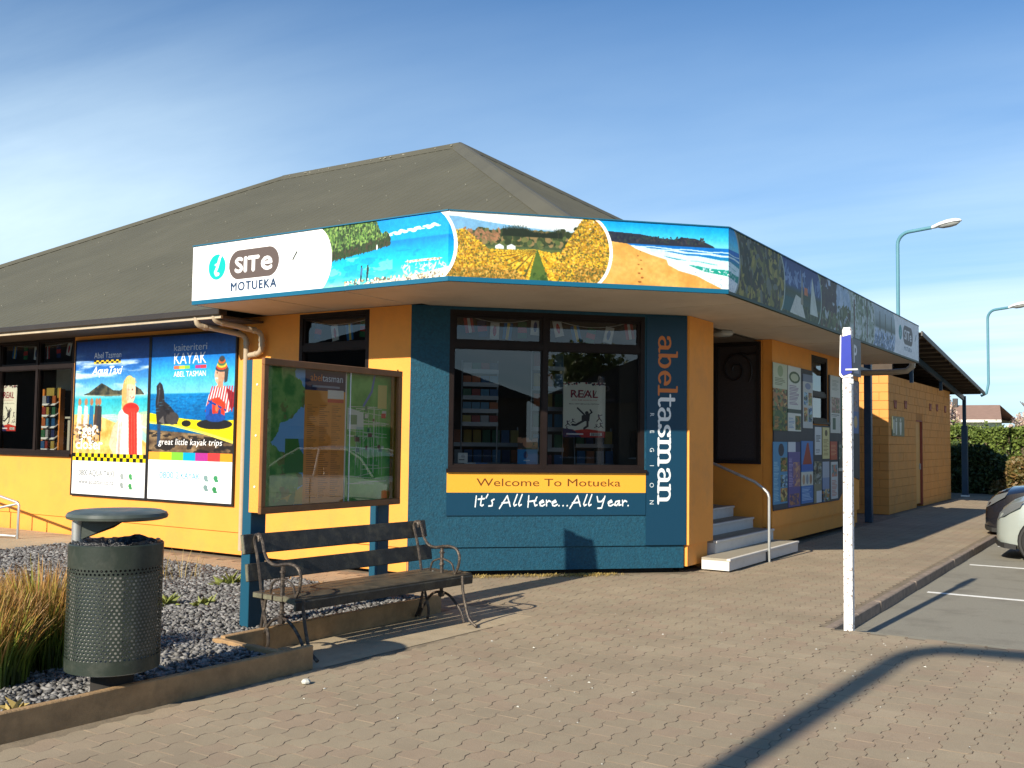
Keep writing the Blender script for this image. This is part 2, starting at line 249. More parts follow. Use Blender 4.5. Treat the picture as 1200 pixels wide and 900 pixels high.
# ------------------------------------------------------------------ mesh builder and scene helpers
FL = lambda u, w_, z: (u, 8.92-w_, z)
S2 = 0.70710678
FD = lambda u, w_, z: (-7.19+u*S2+w_*S2, 8.92+u*S2-w_*S2, z)
FR = lambda u, w_, z: (-4.75+w_, u, z)
class MB:
    def __init__(s, frame=None): s.v = []; s.f = []; s.mi = []; s.fr = frame; s.cur = 0; s.sm = []; s.smooth = False
    def add(s, vs, fs):
        b = len(s.v)
        if s.fr: vs = [s.fr(*p) for p in vs]
        s.v += [tuple(p) for p in vs]; s.f += [tuple(b+i for i in f) for f in fs]; s.mi += [s.cur]*len(fs); s.sm += [s.smooth]*len(fs); return s
    def box(s, a, b, bev=0.0):
        x0, y0, z0 = a; x1, y1, z1 = b
        if x0 > x1: x0, x1 = x1, x0
        if y0 > y1: y0, y1 = y1, y0
        if z0 > z1: z0, z1 = z1, z0
        if bev:
            e = bev; vs = []; 
            for sx, X in ((1, x0), (-1, x1)):
                for sy, Y in ((1, y0), (-1, y1)):
                    for sz, Z in ((1, z0), (-1, z1)):
                        vs += [(X, Y+sy*e, Z+sz*e), (X+sx*e, Y, Z+sz*e), (X+sx*e, Y+sy*e, Z)]
            id_ = lambda i, j, k, a_: ((i*2+j)*2+k)*3+a_
            fs = []
            for i in (0, 1): fs.append([id_(i, 0, 0, 0), id_(i, 0, 1, 0), id_(i, 1, 1, 0), id_(i, 1, 0, 0)])
            for j in (0, 1): fs.append([id_(0, j, 0, 1), id_(0, j, 1, 1), id_(1, j, 1, 1), id_(1, j, 0, 1)])
            for k in (0, 1): fs.append([id_(0, 0, k, 2), id_(0, 1, k, 2), id_(1, 1, k, 2), id_(1, 0, k, 2)])
            for i in (0, 1):
                for j in (0, 1): fs.append([id_(i, j, 0, 0), id_(i, j, 1, 0), id_(i, j, 1, 1), id_(i, j, 0, 1)])
                for k in (0, 1): fs.append([id_(i, 0, k, 0), id_(i, 1, k, 0), id_(i, 1, k, 2), id_(i, 0, k, 2)])
            for j in (0, 1):
                for k in (0, 1): fs.append([id_(0, j, k, 1), id_(1, j, k, 1), id_(1, j, k, 2), id_(0, j, k, 2)])
            for i in (0, 1):
                for j in (0, 1):
                    for k in (0, 1): fs.append([id_(i, j, k, 0), id_(i, j, k, 1), id_(i, j, k, 2)])
            return s.add(vs, fs)
        return s.add([(x0, y0, z0), (x1, y0, z0), (x1, y1, z0), (x0, y1, z0), (x0, y0, z1), (x1, y0, z1), (x1, y1, z1), (x0, y1, z1)],
                     [(0, 3, 2, 1), (4, 5, 6, 7), (0, 1, 5, 4), (1, 2, 6, 5), (2, 3, 7, 6), (3, 0, 4, 7)])
    def bar(s, p, q, w_, h, upv=(0, 0, 1)):
        p = Vector(p); q = Vector(q); d = (q-p).normalized(); u = Vector(upv)
        a = d.cross(u).normalized()*w_/2; b = a.cross(d).normalized()*h/2
        return s.add([p-a-b, p+a-b, p+a+b, p-a+b, q-a-b, q+a-b, q+a+b, q-a+b], [(0, 1, 2, 3), (7, 6, 5, 4), (0, 4, 5, 1), (1, 5, 6, 2), (2, 6, 7, 3), (3, 7, 4, 0)])
    def tube(s, pts, r, n=8, caps=True):
        pts = [Vector(p) for p in pts]; rs = r if isinstance(r, (list, tuple)) else [r]*len(pts)
        old = s.smooth; s.smooth = True; vs = []; fs = []; prev = None
        for i, p in enumerate(pts):
            d = (pts[min(i+1, len(pts)-1)]-pts[max(i-1, 0)]).normalized()
            if prev is None: a = d.orthogonal().normalized()
            else: a = (prev-d*prev.dot(d)).normalized()
            prev = a; b = d.cross(a)
            for k in range(n):
                t = 2*math.pi*k/n; vs.append(p+(a*math.cos(t)+b*math.sin(t))*rs[i])
        for i in range(len(pts)-1):
            for k in range(n): fs.append((i*n+k, i*n+(k+1) % n, (i+1)*n+(k+1) % n, (i+1)*n+k))
        if caps: fs.append(tuple(range(n-1, -1, -1))); fs.append(tuple(range((len(pts)-1)*n, len(pts)*n)))
        s.add(vs, fs); s.smooth = old; return s
    def lathe(s, c, prof, n=32, axis='z'):
        old = s.smooth; s.smooth = True; vs = []; fs = []
        for (r, z) in prof:
            for k in range(n):
                t = 2*math.pi*k/n; a, b = r*math.cos(t), r*math.sin(t)
                vs.append((c[0]+a, c[1]+b, c[2]+z) if axis == 'z' else ((c[0]+a, c[1]+z, c[2]+b) if axis == 'y' else (c[0]+z, c[1]+a, c[2]+b)))
        for i in range(len(prof)-1):
            for k in range(n): fs.append((i*n+k, i*n+(k+1) % n, (i+1)*n+(k+1) % n, (i+1)*n+k))
        s.add(vs, fs); s.smooth = old; return s
    def poly(s, pts, thick=None, nrm=None):
        n = len(pts)
        if thick is None: return s.add(pts, [tuple(range(n))])
        q = [tuple(Vector(p)+Vector(nrm)*thick) for p in pts]
        return s.add(list(pts)+q, [tuple(range(n-1, -1, -1)), tuple(range(n, 2*n))]+[(i, (i+1) % n, n+(i+1) % n, n+i) for i in range(n)])
    def build(s, name, mats, parent=None, local=False, recalc=True, **kw):
        me = bpy.data.meshes.new(name)
        off = Vector((0, 0, 0))
        if parent is not None and not local:
            r = parent
            while r.parent: r = r.parent
            off = Vector(r.location)
        me.from_pydata([tuple(Vector(p)-off) for p in s.v], [], s.f)
        if not isinstance(mats, (list, tuple)): mats = [mats]
        for m_ in mats: me.materials.append(m_)
        if len(mats) > 1: me.polygons.foreach_set('material_index', s.mi)
        if recalc:
            bm = bmesh.new(); bm.from_mesh(me); bmesh.ops.recalc_face_normals(bm, faces=bm.faces); bm.to_mesh(me); bm.free()
        if any(s.sm):
            me.polygons.foreach_set('use_smooth', s.sm); me.set_sharp_from_angle(angle=R(38))
        o = bpy.data.objects.new(name, me); COL.objects.link(o); o.parent = parent
        for a, b in kw.items(): o[a] = b
        return o
def tag(o, label, cat, group=None):
    o['label'] = label; o['category'] = cat
    if group: o['group'] = group
    return o
def thing(name, label, cat, loc=(0, 0, 0), rotz=0, group=None):
    o = bpy.data.objects.new(name, None); COL.objects.link(o); o.location = loc; o.rotation_euler = (0, 0, rotz); o.empty_display_size = 0.2
    return tag(o, label, cat, group)
def struct(o): o['kind'] = 'structure'; return o
def npmesh(name, V, F, mats, parent=None, mi=None, smooth=False, **kw):
    """V (n,3), F (m,k) arrays -> object"""
    me = bpy.data.meshes.new(name); m_, k = F.shape
    me.vertices.add(len(V)); me.vertices.foreach_set('co', V.astype(np.float32).ravel())
    me.loops.add(m_*k); me.loops.foreach_set('vertex_index', F.astype(np.int32).ravel())
    me.polygons.add(m_); me.polygons.foreach_set('loop_start', np.arange(0, m_*k, k, dtype=np.int32)); me.polygons.foreach_set('loop_total', np.full(m_, k, dtype=np.int32))
    if not isinstance(mats, (list, tuple)): mats = [mats]
    for x in mats: me.materials.append(x)
    if mi is not None: me.polygons.foreach_set('material_index', mi.astype(np.int32))
    me.update(calc_edges=True)
    o = bpy.data.objects.new(name, me); COL.objects.link(o); o.parent = parent
    if parent is not None:
        r = parent
        while r.parent: r = r.parent
        me.transform(Matrix.Translation(-Vector(r.location)))
    for a, b in kw.items(): o[a] = b
    return o

# ------------------------------------------------------------------ print canvases (flat print only)
_tris = {}
def text_tris(s, bold=0.0, shear=0.0, spacing=1.0):
    k = (s, bold, shear, spacing)
    if k in _tris: return _tris[k]
    c = bpy.data.curves.new('t', 'FONT'); c.body = s; c.offset = bold; c.shear = shear; c.space_character = spacing; c.resolution_u = 3
    o = bpy.data.objects.new('t', c); COL.objects.link(o)
    bpy.context.view_layer.update()
    me = o.evaluated_get(bpy.context.evaluated_depsgraph_get()).to_mesh(); me.calc_loop_triangles()
    v = np.array([p.co[:2] for p in me.vertices]).reshape(-1, 2); t = np.array([x.vertices[:] for x in me.loop_triangles]).reshape(-1, 3)
    bpy.data.objects.remove(o); bpy.data.curves.remove(c)
    _tris[k] = (v, t); return _tris[k]
def vnoise(h, w_, cells, seed=0, octv=4, ay=1.0):
    rg = np.random.default_rng(seed); out = np.zeros((h, w_)); amp = 1; tot = 0
    for o in range(octv):
        cx = max(2, int(cells*2**o)); cy = max(2, int(cells*2**o*h/w_*ay)); g = rg.random((cy+2, cx+2))
        y = np.linspace(0, cy, h); x = np.linspace(0, cx, w_); yi = y.astype(int); xi = x.astype(int)
        fy = (y-yi)[:, None]; fx = (x-xi)[None]; fy = fy*fy*(3-2*fy); fx = fx*fx*(3-2*fx)
        a = g[yi][:, xi]; b = g[yi][:, xi+1]; c = g[yi+1][:, xi]; d = g[yi+1][:, xi+1]
        out += amp*((a*(1-fx)+b*fx)*(1-fy)+(c*(1-fx)+d*fx)*fy); tot += amp; amp *= 0.55
    return out/tot
class Cv:
    """canvas in metres: u right, v up; colours 0..255 sRGB"""
    def __init__(s, wm, hm, ppm, col=(255, 255, 255)):
        s.wm, s.hm, s.ppm = wm, hm, ppm; s.W = int(wm*ppm); s.H = int(hm*ppm)
        s.a = np.empty((s.H, s.W, 3), np.float32); s.a[:] = col
        s.clip = None; s.off = (0, 0)
        s.U, s.Vv = np.meshgrid((np.arange(s.W)+.5)/ppm, (np.arange(s.H)+.5)/ppm)
    def put(s, sl, mask, col, alpha=1.0):
        if s.clip is not None: mask = mask & s.clip[sl]
        sub = s.a[sl]; c = col[sl][mask] if isinstance(col, np.ndarray) and col.ndim == 3 else np.array(col, np.float32)
        sub[mask] = sub[mask]*(1-alpha)+c*alpha
    def sl(s, u0, v0, u1, v1):
        x0 = max(0, int(u0*s.ppm)-1); x1 = min(s.W, int(u1*s.ppm)+2); y0 = max(0, int(v0*s.ppm)-1); y1 = min(s.H, int(v1*s.ppm)+2)
        return (slice(y0, max(y1, y0)), slice(x0, max(x1, x0)))
    def rect(s, u0, v0, u1, v1, col, alpha=1.0):
        sl = s.sl(u0, v0, u1, v1); U = s.U[sl]; V = s.Vv[sl]; s.put(sl, (U >= u0) & (U <= u1) & (V >= v0) & (V <= v1), col, alpha)
    def pmask(s, pts, sl):
        U = s.U[sl]; V = s.Vv[sl]; m_ = np.zeros(U.shape, bool); n = len(pts)
        for i in range(n):
            x0, y0 = pts[i]; x1, y1 = pts[(i+1) % n]
            if y0 == y1: continue
            c = ((V >= min(y0, y1)) & (V < max(y0, y1))) & (U < (x1-x0)*(V-y0)/(y1-y0)+x0); m_ ^= c
        return m_
    def poly(s, pts, col, alpha=1.0):
        pts = [(a+s.off[0], b+s.off[1]) for a, b in pts]; p = np.array(pts); sl = s.sl(p[:, 0].min(), p[:, 1].min(), p[:, 0].max(), p[:, 1].max()); s.put(sl, s.pmask(pts, sl), col, alpha)
    def ell(s, cu, cv, ru, rv, col, ang=0, alpha=1.0):
        cu += s.off[0]; cv += s.off[1]; r = max(ru, rv); sl = s.sl(cu-r, cv-r, cu+r, cv+r); U = s.U[sl]-cu; V = s.Vv[sl]-cv; c, d = math.cos(ang), math.sin(ang)
        s.put(sl, ((U*c+V*d)/ru)**2+((-U*d+V*c)/rv)**2 <= 1, col, alpha)
    def stroke(s, pts, wx, wy, col, alpha=1.0):
        pts = [(a+s.off[0], b+s.off[1]) for a, b in pts]
        for (a, b), (c, d) in zip(pts, pts[1:]):
            sl = s.sl(min(a, c)-wx, min(b, d)-wy, max(a, c)+wx, max(b, d)+wy); U = s.U[sl]/wx; V = s.Vv[sl]/wy
            ax, ay, bx, by = a/wx, b/wy, c/wx, d/wy; dd = (bx-ax)**2+(by-ay)**2+1e-12
            t = np.clip(((U-ax)*(bx-ax)+(V-ay)*(by-ay))/dd, 0, 1)
            s.put(sl, (U-ax-t*(bx-ax))**2+(V-ay-t*(by-ay))**2 <= 1, col, alpha)
    def text(s, txt, u, v, h, col, bold=0.0, shear=0.0, spacing=1.0, width=None, align='l', alpha=1.0, rot=False):
        """h = cap height in metres; width squeezes; rot = reading downward"""
        v2, t = text_tris(txt, 0.0, shear, spacing); em = max(0.0, bold)*h*.9
        if not len(v2): return
        k = h/0.69; p = v2*k; w0 = p[:, 0].max()-p[:, 0].min(); p[:, 0] -= p[:, 0].min()
        if width: p[:, 0] *= width/w0; w0 = width
        if align == 'c': p[:, 0] -= w0/2
        if align == 'r': p[:, 0] -= w0
        if rot: p = np.stack([p[:, 1], -p[:, 0]], 1)
        p = p+[u, v]
        sh_ = [(0, 0)] if em <= 0 else [(em, 0), (-em, 0), (0, em*.8), (0, -em*.8)]
        for a, b, c in np.concatenate([p[t]+np.array(q) for q in sh_]):
            lo = np.minimum(np.minimum(a, b), c); hi = np.maximum(np.maximum(a, b), c); sl = s.sl(lo[0], lo[1], hi[0], hi[1]); U = s.U[sl]; V = s.Vv[sl]
            if not U.size: continue
            f = lambda p_, q_: (U-p_[0])*(q_[1]-p_[1])-(V-p_[1])*(q_[0]-p_[0])
            e1, e2, e3 = f(a, b), f(b, c), f(c, a); s.put(sl, ((e1 >= 0) & (e2 >= 0) & (e3 >= 0)) | ((e1 <= 0) & (e2 <= 0) & (e3 <= 0)), col, alpha)
    def field(s, c0, c1, cells, seed=0, u0=0, v0=0, u1=None, v1=None, octv=5, ay=1.0, lo=0.3, hi=0.7):
        n = np.clip((vnoise(s.H, s.W, cells, seed, octv, ay)-lo)/(hi-lo), 0, 1)[..., None]
        return (np.array(c0)*(1-n)+np.array(c1)*n).astype(np.float32)
    def vgrad(s, stops):
        vs = [a for a, _ in stops]; out = np.stack([np.interp(s.Vv, vs, [c[i] for _, c in stops]) for i in range(3)], -1); return out.astype(np.float32)
    def soft(s, k=1, noise=0.0, seed=1, box=None):
        sl = s.sl(*box) if box else (slice(None), slice(None)); a = s.a[sl]
        for _ in range(k):
            p = np.pad(a, ((1, 1), (1, 1), (0, 0)), 'edge'); a = (p[:-2, 1:-1]+p[2:, 1:-1]+p[1:-1, :-2]+p[1:-1, 2:]+2*a)/6
        if noise:
            h, w_ = a.shape[:2]; n = (vnoise(h, w_, max(8, w_//7), seed, 3, 1)+.6*vnoise(h, w_, max(4, w_//40), seed+1, 3, 1)-.8)[..., None]; a = a*(1+noise*n)
        s.a[sl] = np.clip(a, 0, 255)
    def mat(s, name, rough=0.45, spec=0.4, dull=0.86):
        img = bpy.data.images.new(name, s.W, s.H, alpha=False)
        b = np.ones((s.H, s.W, 4), np.float32); b[..., :3] = np.clip(s.a/255, 0, 1); img.pixels.foreach_set(b.ravel()); img.update(); img.pack()
        m_ = bpy.data.materials.new(name); m_.use_nodes = True; t = m_.node_tree; p = t.nodes['Principled BSDF']; i = t.nodes.new('ShaderNodeTexImage'); i.image = img; i.extension = 'EXTEND'
        mx = N(t, 'ShaderNodeMix', data_type='RGBA', blend_type='MULTIPLY'); mx.inputs[0].default_value = 1; mx.inputs[7].default_value = (dull, dull, dull, 1)
        t.links.new(i.outputs[0], mx.inputs[6]); t.links.new(mx.outputs[2], p.inputs['Base Color'])
        p.inputs['Roughness'].default_value = rough; p.inputs['Specular IOR Level'].default_value = spec
        return m_
def panel(name, frame, u0, u1, z0, z1, w0, w1, mat_, parent=None, uv=(0, 0, 1, 1), **kw):
    """a board with the print on its front (w1) face"""
    vs = [(u0, w0, z0), (u1, w0, z0), (u1, w0, z1), (u0, w0, z1), (u0, w1, z0), (u1, w1, z0), (u1, w1, z1), (u0, w1, z1)]
    mb = MB(frame); mb.add(vs, [(4, 5, 6, 7), (0, 3, 2, 1), (0, 1, 5, 4), (1, 2, 6, 5), (2, 3, 7, 6), (3, 0, 4, 7)])
    o = mb.build(name, mat_, parent, recalc=False, **kw); me = o.data; ul = me.uv_layers.new(name='uv')
    c = {4: (uv[0], uv[1]), 5: (uv[2], uv[1]), 6: (uv[2], uv[3]), 7: (uv[0], uv[3])}
    for i, p in enumerate(me.polygons):
        for li in p.loop_indices:
            vi = me.loops[li].vertex_index
            ul.data[li].uv = c[vi] if vi >= 4 else c[vi+4]
    return o
# calligraphic glyphs, x-height 1: lists of strokes
def arc(cx, cy, rx, ry, a0, a1, n=9): return [(cx+rx*math.cos(R(a0+(a1-a0)*i/n)), cy+ry*math.sin(R(a0+(a1-a0)*i/n))) for i in range(n+1)]
SER = {
 'a': (0.98, [[(.16, .74), (.18, .88)]+arc(.45, .72, .27, .24, 130, 0, 7)+[(.72, .15), (.84, .04), (.94, .06)], arc(.46, .28, .30, .26, 75, 270, 9)+[(.60, .06), (.72, .2)]]),
 'b': (1.02, [[(.2, 1.5), (.2, .06)], [(.04, 1.5), (.2, 1.5)], arc(.52, .49, .30, .46, 140, -140, 14)]),
 'e': (.92, [[(.14, .54), (.78, .54)], arc(.47, .5, .32, .46, 0, 310, 16)]),
 'l': (.50, [[(.25, 1.5), (.25, .04)], [(.08, 1.5), (.25, 1.5)], [(.04, .03), (.46, .03)]]),
 't': (.66, [[(.26, 1.3), (.26, .2), (.36, .05), (.5, .04), (.6, .12)], [(.04, .96), (.58, .96)]]),
 's': (.80, [arc(.40, .73, .24, .22, 25, 250, 9)+arc(.42, .27, .25, .23, 80, -155, 9), [(.64, .95), (.64, .78)], [(.13, .05), (.13, .22)]]),
 'n': (1.10, [[(.24, .97), (.24, .04)], [(.06, .96), (.24, .96)], [(.06, .03), (.42, .03)], arc(.54, .66, .30, .30, 155, 0, 8)+[(.84, .04)], [(.66, .03), (1.02, .03)]]),
 'm': (1.66, [[(.24, .97), (.24, .04)], [(.06, .96), (.24, .96)], [(.06, .03), (.42, .03)], arc(.50, .66, .28, .30, 155, 0, 8)+[(.78, .04)], [(.62, .03), (.95, .03)], arc(1.06, .66, .28, .30, 155, 0, 8)+[(1.34, .04)], [(1.18, .03), (1.52, .03)]]),
}
SCR = {
 'I': (.34, [[(.2, 1.15), (.12, -.1)]]), 't': (.52, [[(.3, 1.15), (.2, .1), (.32, 0), (.42, .12)], [(.02, .78), (.5, .86)]]),
 "'": (.3, [[(.26, 1.35), (.12, .95)]]), 's': (.48, [[(.46, .78), (.26, .62), (.34, .36), (.3, .02), (.04, -.02)]]), ' ': (.42, []),
 'A': (1.0, [[(.0, -.3), (.62, 1.2), (.86, -.05)], [(.2, .34), (.8, .42)]]), 'l': (.40, [[(.42, 1.35), (.14, .2), (.2, 0), (.36, .14)]]),
 'H': (.92, [[(.14, 1.2), (.08, -.15)], [(.08, .5), (.72, .62)], [(.8, 1.05), (.58, .4), (.66, 0), (.82, .1)]]),
 'e': (.56, [[(.1, .3), (.44, .46), (.36, .68), (.12, .42), (.16, .04), (.34, -.02), (.54, .16)]]), 'r': (.46, [[(.1, .66), (.12, 0)], [(.12, .36), (.3, .62), (.46, .5)]]),
 '.': (.34, [[(.1, 0), (.13, .02)]]), 'Y': (.86, [[(.04, 1.1), (.12, .5), (.42, .52), (.62, .9)], [(.7, 1.15), (.42, -.28), (.1, -.3)]]),
 'a': (.66, [[(.5, .6), (.2, .5), (.08, .1), (.26, .02), (.5, .5), (.46, .06), (.64, .12)]]),
}
def glyphs(cv, table, txt, u, v, h, nx, ny, cols, rot=False, width=None):
    tot = sum(table[c][0] for c in txt); kx = (width/tot) if width else h; x = 0
    for i, c in enumerate(txt):
        adv, st = table[c]; col = cols(i) if callable(cols) else cols
        for s_ in st:
            p = [((x+a)*kx, b*h) for a, b in s_]
            if rot: cv.stroke([(u+b, v-a) for a, b in p], ny, nx, col)
            else: cv.stroke([(u+a, v+b) for a, b in p], nx, ny, col)
        x += adv

# ------------------------------------------------------------------ the printed strip round the canopy
def paint_fascia():
    A, B, T = 3.81, 6.78, 16.89
    cv = Cv(T, 0.70, 260, (238, 240, 240)); U, V = cv.U, cv.Vv
    arcm = lambda uc: U < (uc-0.27)+0.27*np.sqrt(np.clip(1-((V-.36)/.37)**2, 0, 1))
    full = np.ones_like(U, bool)
    def speck(mask_box, cols, n, r0, r1, seed, elong=1.0):
        rg = random.Random(seed); u0, v0, u1, v1 = mask_box
        for _ in range(n):
            r = rg.uniform(r0, r1); cv.ell(rg.uniform(u0, u1), rg.uniform(v0, v1), r, r*elong, rg.choice(cols), rg.uniform(0, 3))
    bands = []
    # white end panel with the small logo (right end)
    lg = B+8.25
    cv.ell(lg+.22, .43, .13, .13, (60, 150, 150)); cv.text('i', lg+.19, .36, .12, (240, 240, 240), .03, .3)
    cv.ell(lg+.62, .42, .17, .17, (95, 88, 84)); cv.rect(lg+.62, .25, lg+1.12, .59, (95, 88, 84)); cv.ell(lg+1.12, .42, .17, .17, (95, 88, 84))
    cv.text('SITe', lg+.87, .34, .17, (240, 240, 240), .03, align='c', width=.62); cv.text('MOTUEKA', lg+.87, .14, .07, (30, 60, 90), .01, align='c', width=.68)
    cv.stroke([(lg+1.5, .38), (lg+1.58, .46), (lg+1.62, .5)], .012, .012, (50, 70, 60))
    # lake picture, with glare paled into its colours
    cv.clip = arcm(B+8.06); cv.rect(0, 0, T, .7, (170, 185, 195)); sl = (slice(None), slice(None))
    cv.put(sl, U > B+6, cv.vgrad([(0, (90, 110, 130)), (.2, (120, 150, 190)), (.32, (190, 205, 220)), (.36, (95, 110, 100)), (.48, (150, 165, 165)), (.7, (185, 200, 210))]))
    speck((B+6.5, .03, B+8, .28), [(200, 215, 235), (110, 140, 180), (85, 100, 100)], 160, .02, .07, 4, .35)
    for x in (6.9, 7.3, 7.75): cv.poly([(B+x-.05, .3), (B+x+.05, .3), (B+x+.02, .62), (B+x-.02, .62)], (95, 100, 90))
    # woodland with light patches
    def leafy(uc, cols, seed, base):
        cv.clip = arcm(uc); cv.put(sl, (U > uc-1.95) & (U < uc+.3), np.broadcast_to(np.array(base, np.float32), cv.a.shape))
        speck((uc-1.9, 0, uc, .72), cols, 900, .012, .05, seed, 2.2)
    leafy(B+6.55, [(150, 165, 150), (120, 140, 110), (175, 190, 185), (95, 110, 85), (195, 205, 205)], 5, (150, 165, 155))
    cv.rect(B+6.0, .1, B+6.06, .7, (75, 55, 45)); cv.rect(B+5.2, .0, B+5.27, .6, (90, 60, 50))
    leafy(B+5.05, [(70, 85, 45), (95, 105, 60), (130, 140, 120), (50, 60, 30), (165, 180, 190), (90, 70, 50)], 6, (95, 105, 75))
    speck((B+3.6, .45, B+5, .7), [(175, 195, 215), (150, 175, 200)], 120, .04, .09, 61, .8); speck((B+3.5, .3, B+4.2, .68), [(60, 45, 45), (70, 60, 50)], 60, .03, .06, 62, 2)
    # sails
    cv.clip = arcm(B+3.48); cv.put(sl, (U > B+1.4), cv.vgrad([(0, (40, 60, 40)), (.1, (70, 85, 60)), (.25, (55, 80, 70)), (.32, (60, 75, 45)), (.4, (50, 80, 130)), (.7, (35, 60, 120))]))
    speck((B+1.8, .42, B+3.4, .6), [(120, 145, 185), (95, 125, 170)], 45, .03, .10, 7, .35); speck((B+1.8, 0, B+3.4, .18), [(55, 75, 35), (40, 55, 30), (90, 100, 60)], 260, .01, .04, 8)
    cv.rect(B+1.7, .06, B+2.5, .24, (35, 90, 90)); cv.poly([(B+2.1, .05), (B+2.75, .04), (B+2.55, .28), (B+2.35, .3)], (200, 205, 195)); cv.poly([(B+2.95, .12), (B+3.32, .12), (B+3.05, .62)], (195, 205, 195)); cv.poly([(B+2.55, .2), (B+2.66, .2), (B+2.6, .66)], (140, 135, 110))
    cv.poly([(B+2.7, .34), (B+2.86, .34), (B+2.84, .44), (B+2.7, .44)], (190, 110, 60))
    # olive bush
    leafy(B+1.90, [(88, 90, 34), (120, 118, 48), (55, 58, 24), (70, 62, 34), (150, 140, 60), (45, 48, 24), (105, 110, 95)], 9, (74, 76, 32))
    # beach (wraps on to the right-hand side)
    cv.clip = arcm(B+.34)
    g = cv.vgrad([(0, (0, 140, 200)), (.49, (110, 215, 240)), (.56, (60, 195, 240)), (.70, (0, 150, 225))]); cv.put(sl, U > A+1.3, g)
    hill = [(A+1.3, .50), (A+1.3, .60), (A+1.75, .585), (A+2.0, .575), (A+2.2, .545), (A+2.36, .54), (A+2.46, .565), (A+2.6, .56), (A+2.7, .53), (A+2.80, .49), (A+2.82, .47), (A+1.6, .47)]
    cv.poly(hill, (42, 48, 62)); speck((A+1.6, .5, A+2.7, .56), [(50, 62, 60), (35, 40, 55), (62, 60, 66)], 120, .008, .02, 10, .6)
    cv.put(sl, (V < .475) & (U > A+1.8), cv.vgrad([(0, (20, 110, 160)), (.2, (25, 150, 130)), (.3, (30, 160, 150)), (.38, (20, 120, 190)), (.475, (10, 110, 200))]))
    for k, (va, vb, th) in enumerate([(.44, .385, .009), (.42, .30, .026), (.36, .25, .022), (.455, .42, .005)]):
        pts = [(A+1.85+i*.13, va+(vb-va)*i/10+.006*math.sin(i*2.1+k)) for i in range(12)]; cv.stroke(pts, .05, th, (205, 232, 238))
    cv.poly([(A+1.85, .452), (A+2.1, .40), (A+2.4, .32), (A+2.7, .22), (A+3.4, .12), (A+3.4, -.02), (A+2.4, -.02)], (225, 236, 238))
    speck((A+2.2, .02, A+3.2, .26), [(190, 210, 222), (245, 250, 250), (170, 195, 210)], 260, .006, .02, 11, .35)
    cv.poly([(A+1.2, .0), (A+1.2, .5), (A+1.55, .497), (A+1.86, .47), (A+1.95, .42), (A+2.1, .37), (A+2.28, .325), (A+2.3, .27), (A+2.42, .215), (A+2.62, .17), (A+2.75, .11), (A+2.90, .045), (A+2.97, 0)], (226, 166, 82))
    sand = cv.field((206, 142, 62), (240, 186, 104), 90, 3); cv.clip = cv.clip & (np.abs(cv.a-np.array([226, 166, 82])).sum(-1) < 3); cv.put(sl, full, sand, .7); cv.clip = arcm(B+.34)
    for i in range(8): cv.ell(A+1.99+.03*(i % 2)-.012*i*.3, .08+.045*i, .018-.0015*i, .010-.0007*i, (150, 95, 40))
    # vineyard
    cv.clip = arcm(A+1.68)
    cv.put(sl, U > 3.3, cv.vgrad([(0, (70, 90, 40)), (.36, (90, 105, 60)), (.5, (110, 150, 190)), (.58, (215, 225, 230)), (.7, (242, 242, 238))]))
    cv.poly([(3.4, .66), (3.9, .65), (4.2, .61), (4.6, .575), (4.9, .55), (4.9, .42), (3.4, .42)], (120, 175, 215)); cv.poly([(3.8, .50), (4.2, .53), (4.6, .545), (5.5, .55), (5.5, .36), (3.8, .36)], (70, 86, 56))
    speck((4.1, .40, 5.4, .53), [(84, 100, 58), (58, 72, 44), (108, 112, 66), (140, 120, 80), (50, 62, 40)], 420, .012, .032, 12, 1.3)
    for i in range(60):
        x = 4.36+i*.0102; h = .57+.03*math.sin(i*.12)+random.Random(i).uniform(-.006, .012); cv.poly([(x-.012, .48), (x+.016, .48), (x+.003, h)], (34, 44, 32))
    for x, y, r in ((4.98, .56, .028), (5.12, .585, .03), (5.22, .575, .025), (5.3, .58, .03), (4.93, .55, .02)): cv.ell(x, y, r, r*.8, (52, 62, 40)); cv.rect(x-.004, y-.06, x+.004, y, (52, 52, 40))
    speck((3.95, .42, 4.32, .53), [(165, 120, 88), (150, 110, 80), (120, 100, 70)], 90, .006, .014, 13, 3)
    for x, y in ((4.28, .375), (4.4, .378)): cv.poly([(x, y-.03), (x+.09, y-.03), (x+.09, y), (x+.045, y+.022), (x, y)], (222, 230, 238))
    # rows
    rg0 = random.Random(44)
    rowc = [(206, 160, 34), (226, 184, 46), (180, 130, 28), (236, 202, 70), (150, 106, 30)]
    for k, (e0, e1) in enumerate([((3.9, .37), (4.62, .02)), ((4.15, .36), (4.72, .05)), ((4.35, .355), (4.6, .16)), ((4.92, .30), (5.3, .05))]): pass
    speck((3.9, .0, 5.4, .33), rowc, 1500, .008, .024, 14)
    cv.poly([(4.705, .362), (4.716, .362), (4.85, .0), (4.58, .0)], (80, 104, 44)); speck((4.60, 0, 4.82, .12), [(54, 82, 34), (76, 104, 46)], 60, .008, .02, 15)
    for k in range(7):
        x0 = 4.70-.004*k; dx = -.10-.15*k; dv = -.33+.045*k
        for j in range(60):
            q = (j/59)**1.6; cv.ell(x0+dx*q+rg0.uniform(-.006, .006), .352+dv*q+rg0.uniform(-.004, .004), .004+.02*q, .003+.014*q, rowc[(j*7+k) % 4])
        for j in range(40):
            q = (j/39)**1.6; cv.ell(x0+(dx-.05)*q, .347+(dv-.0)*q-.028*q, .004+.014*q, .002+.006*q, (96, 84, 40))
    for k in range(4):
        for j in range(50):
            q = (j/49)**1.6; cv.ell(4.725+(.16+.16*k)*q+rg0.uniform(-.006, .006), .352+(-.30+.05*k)*q, .004+.02*q, .003+.014*q, rowc[(j*5+k) % 4])
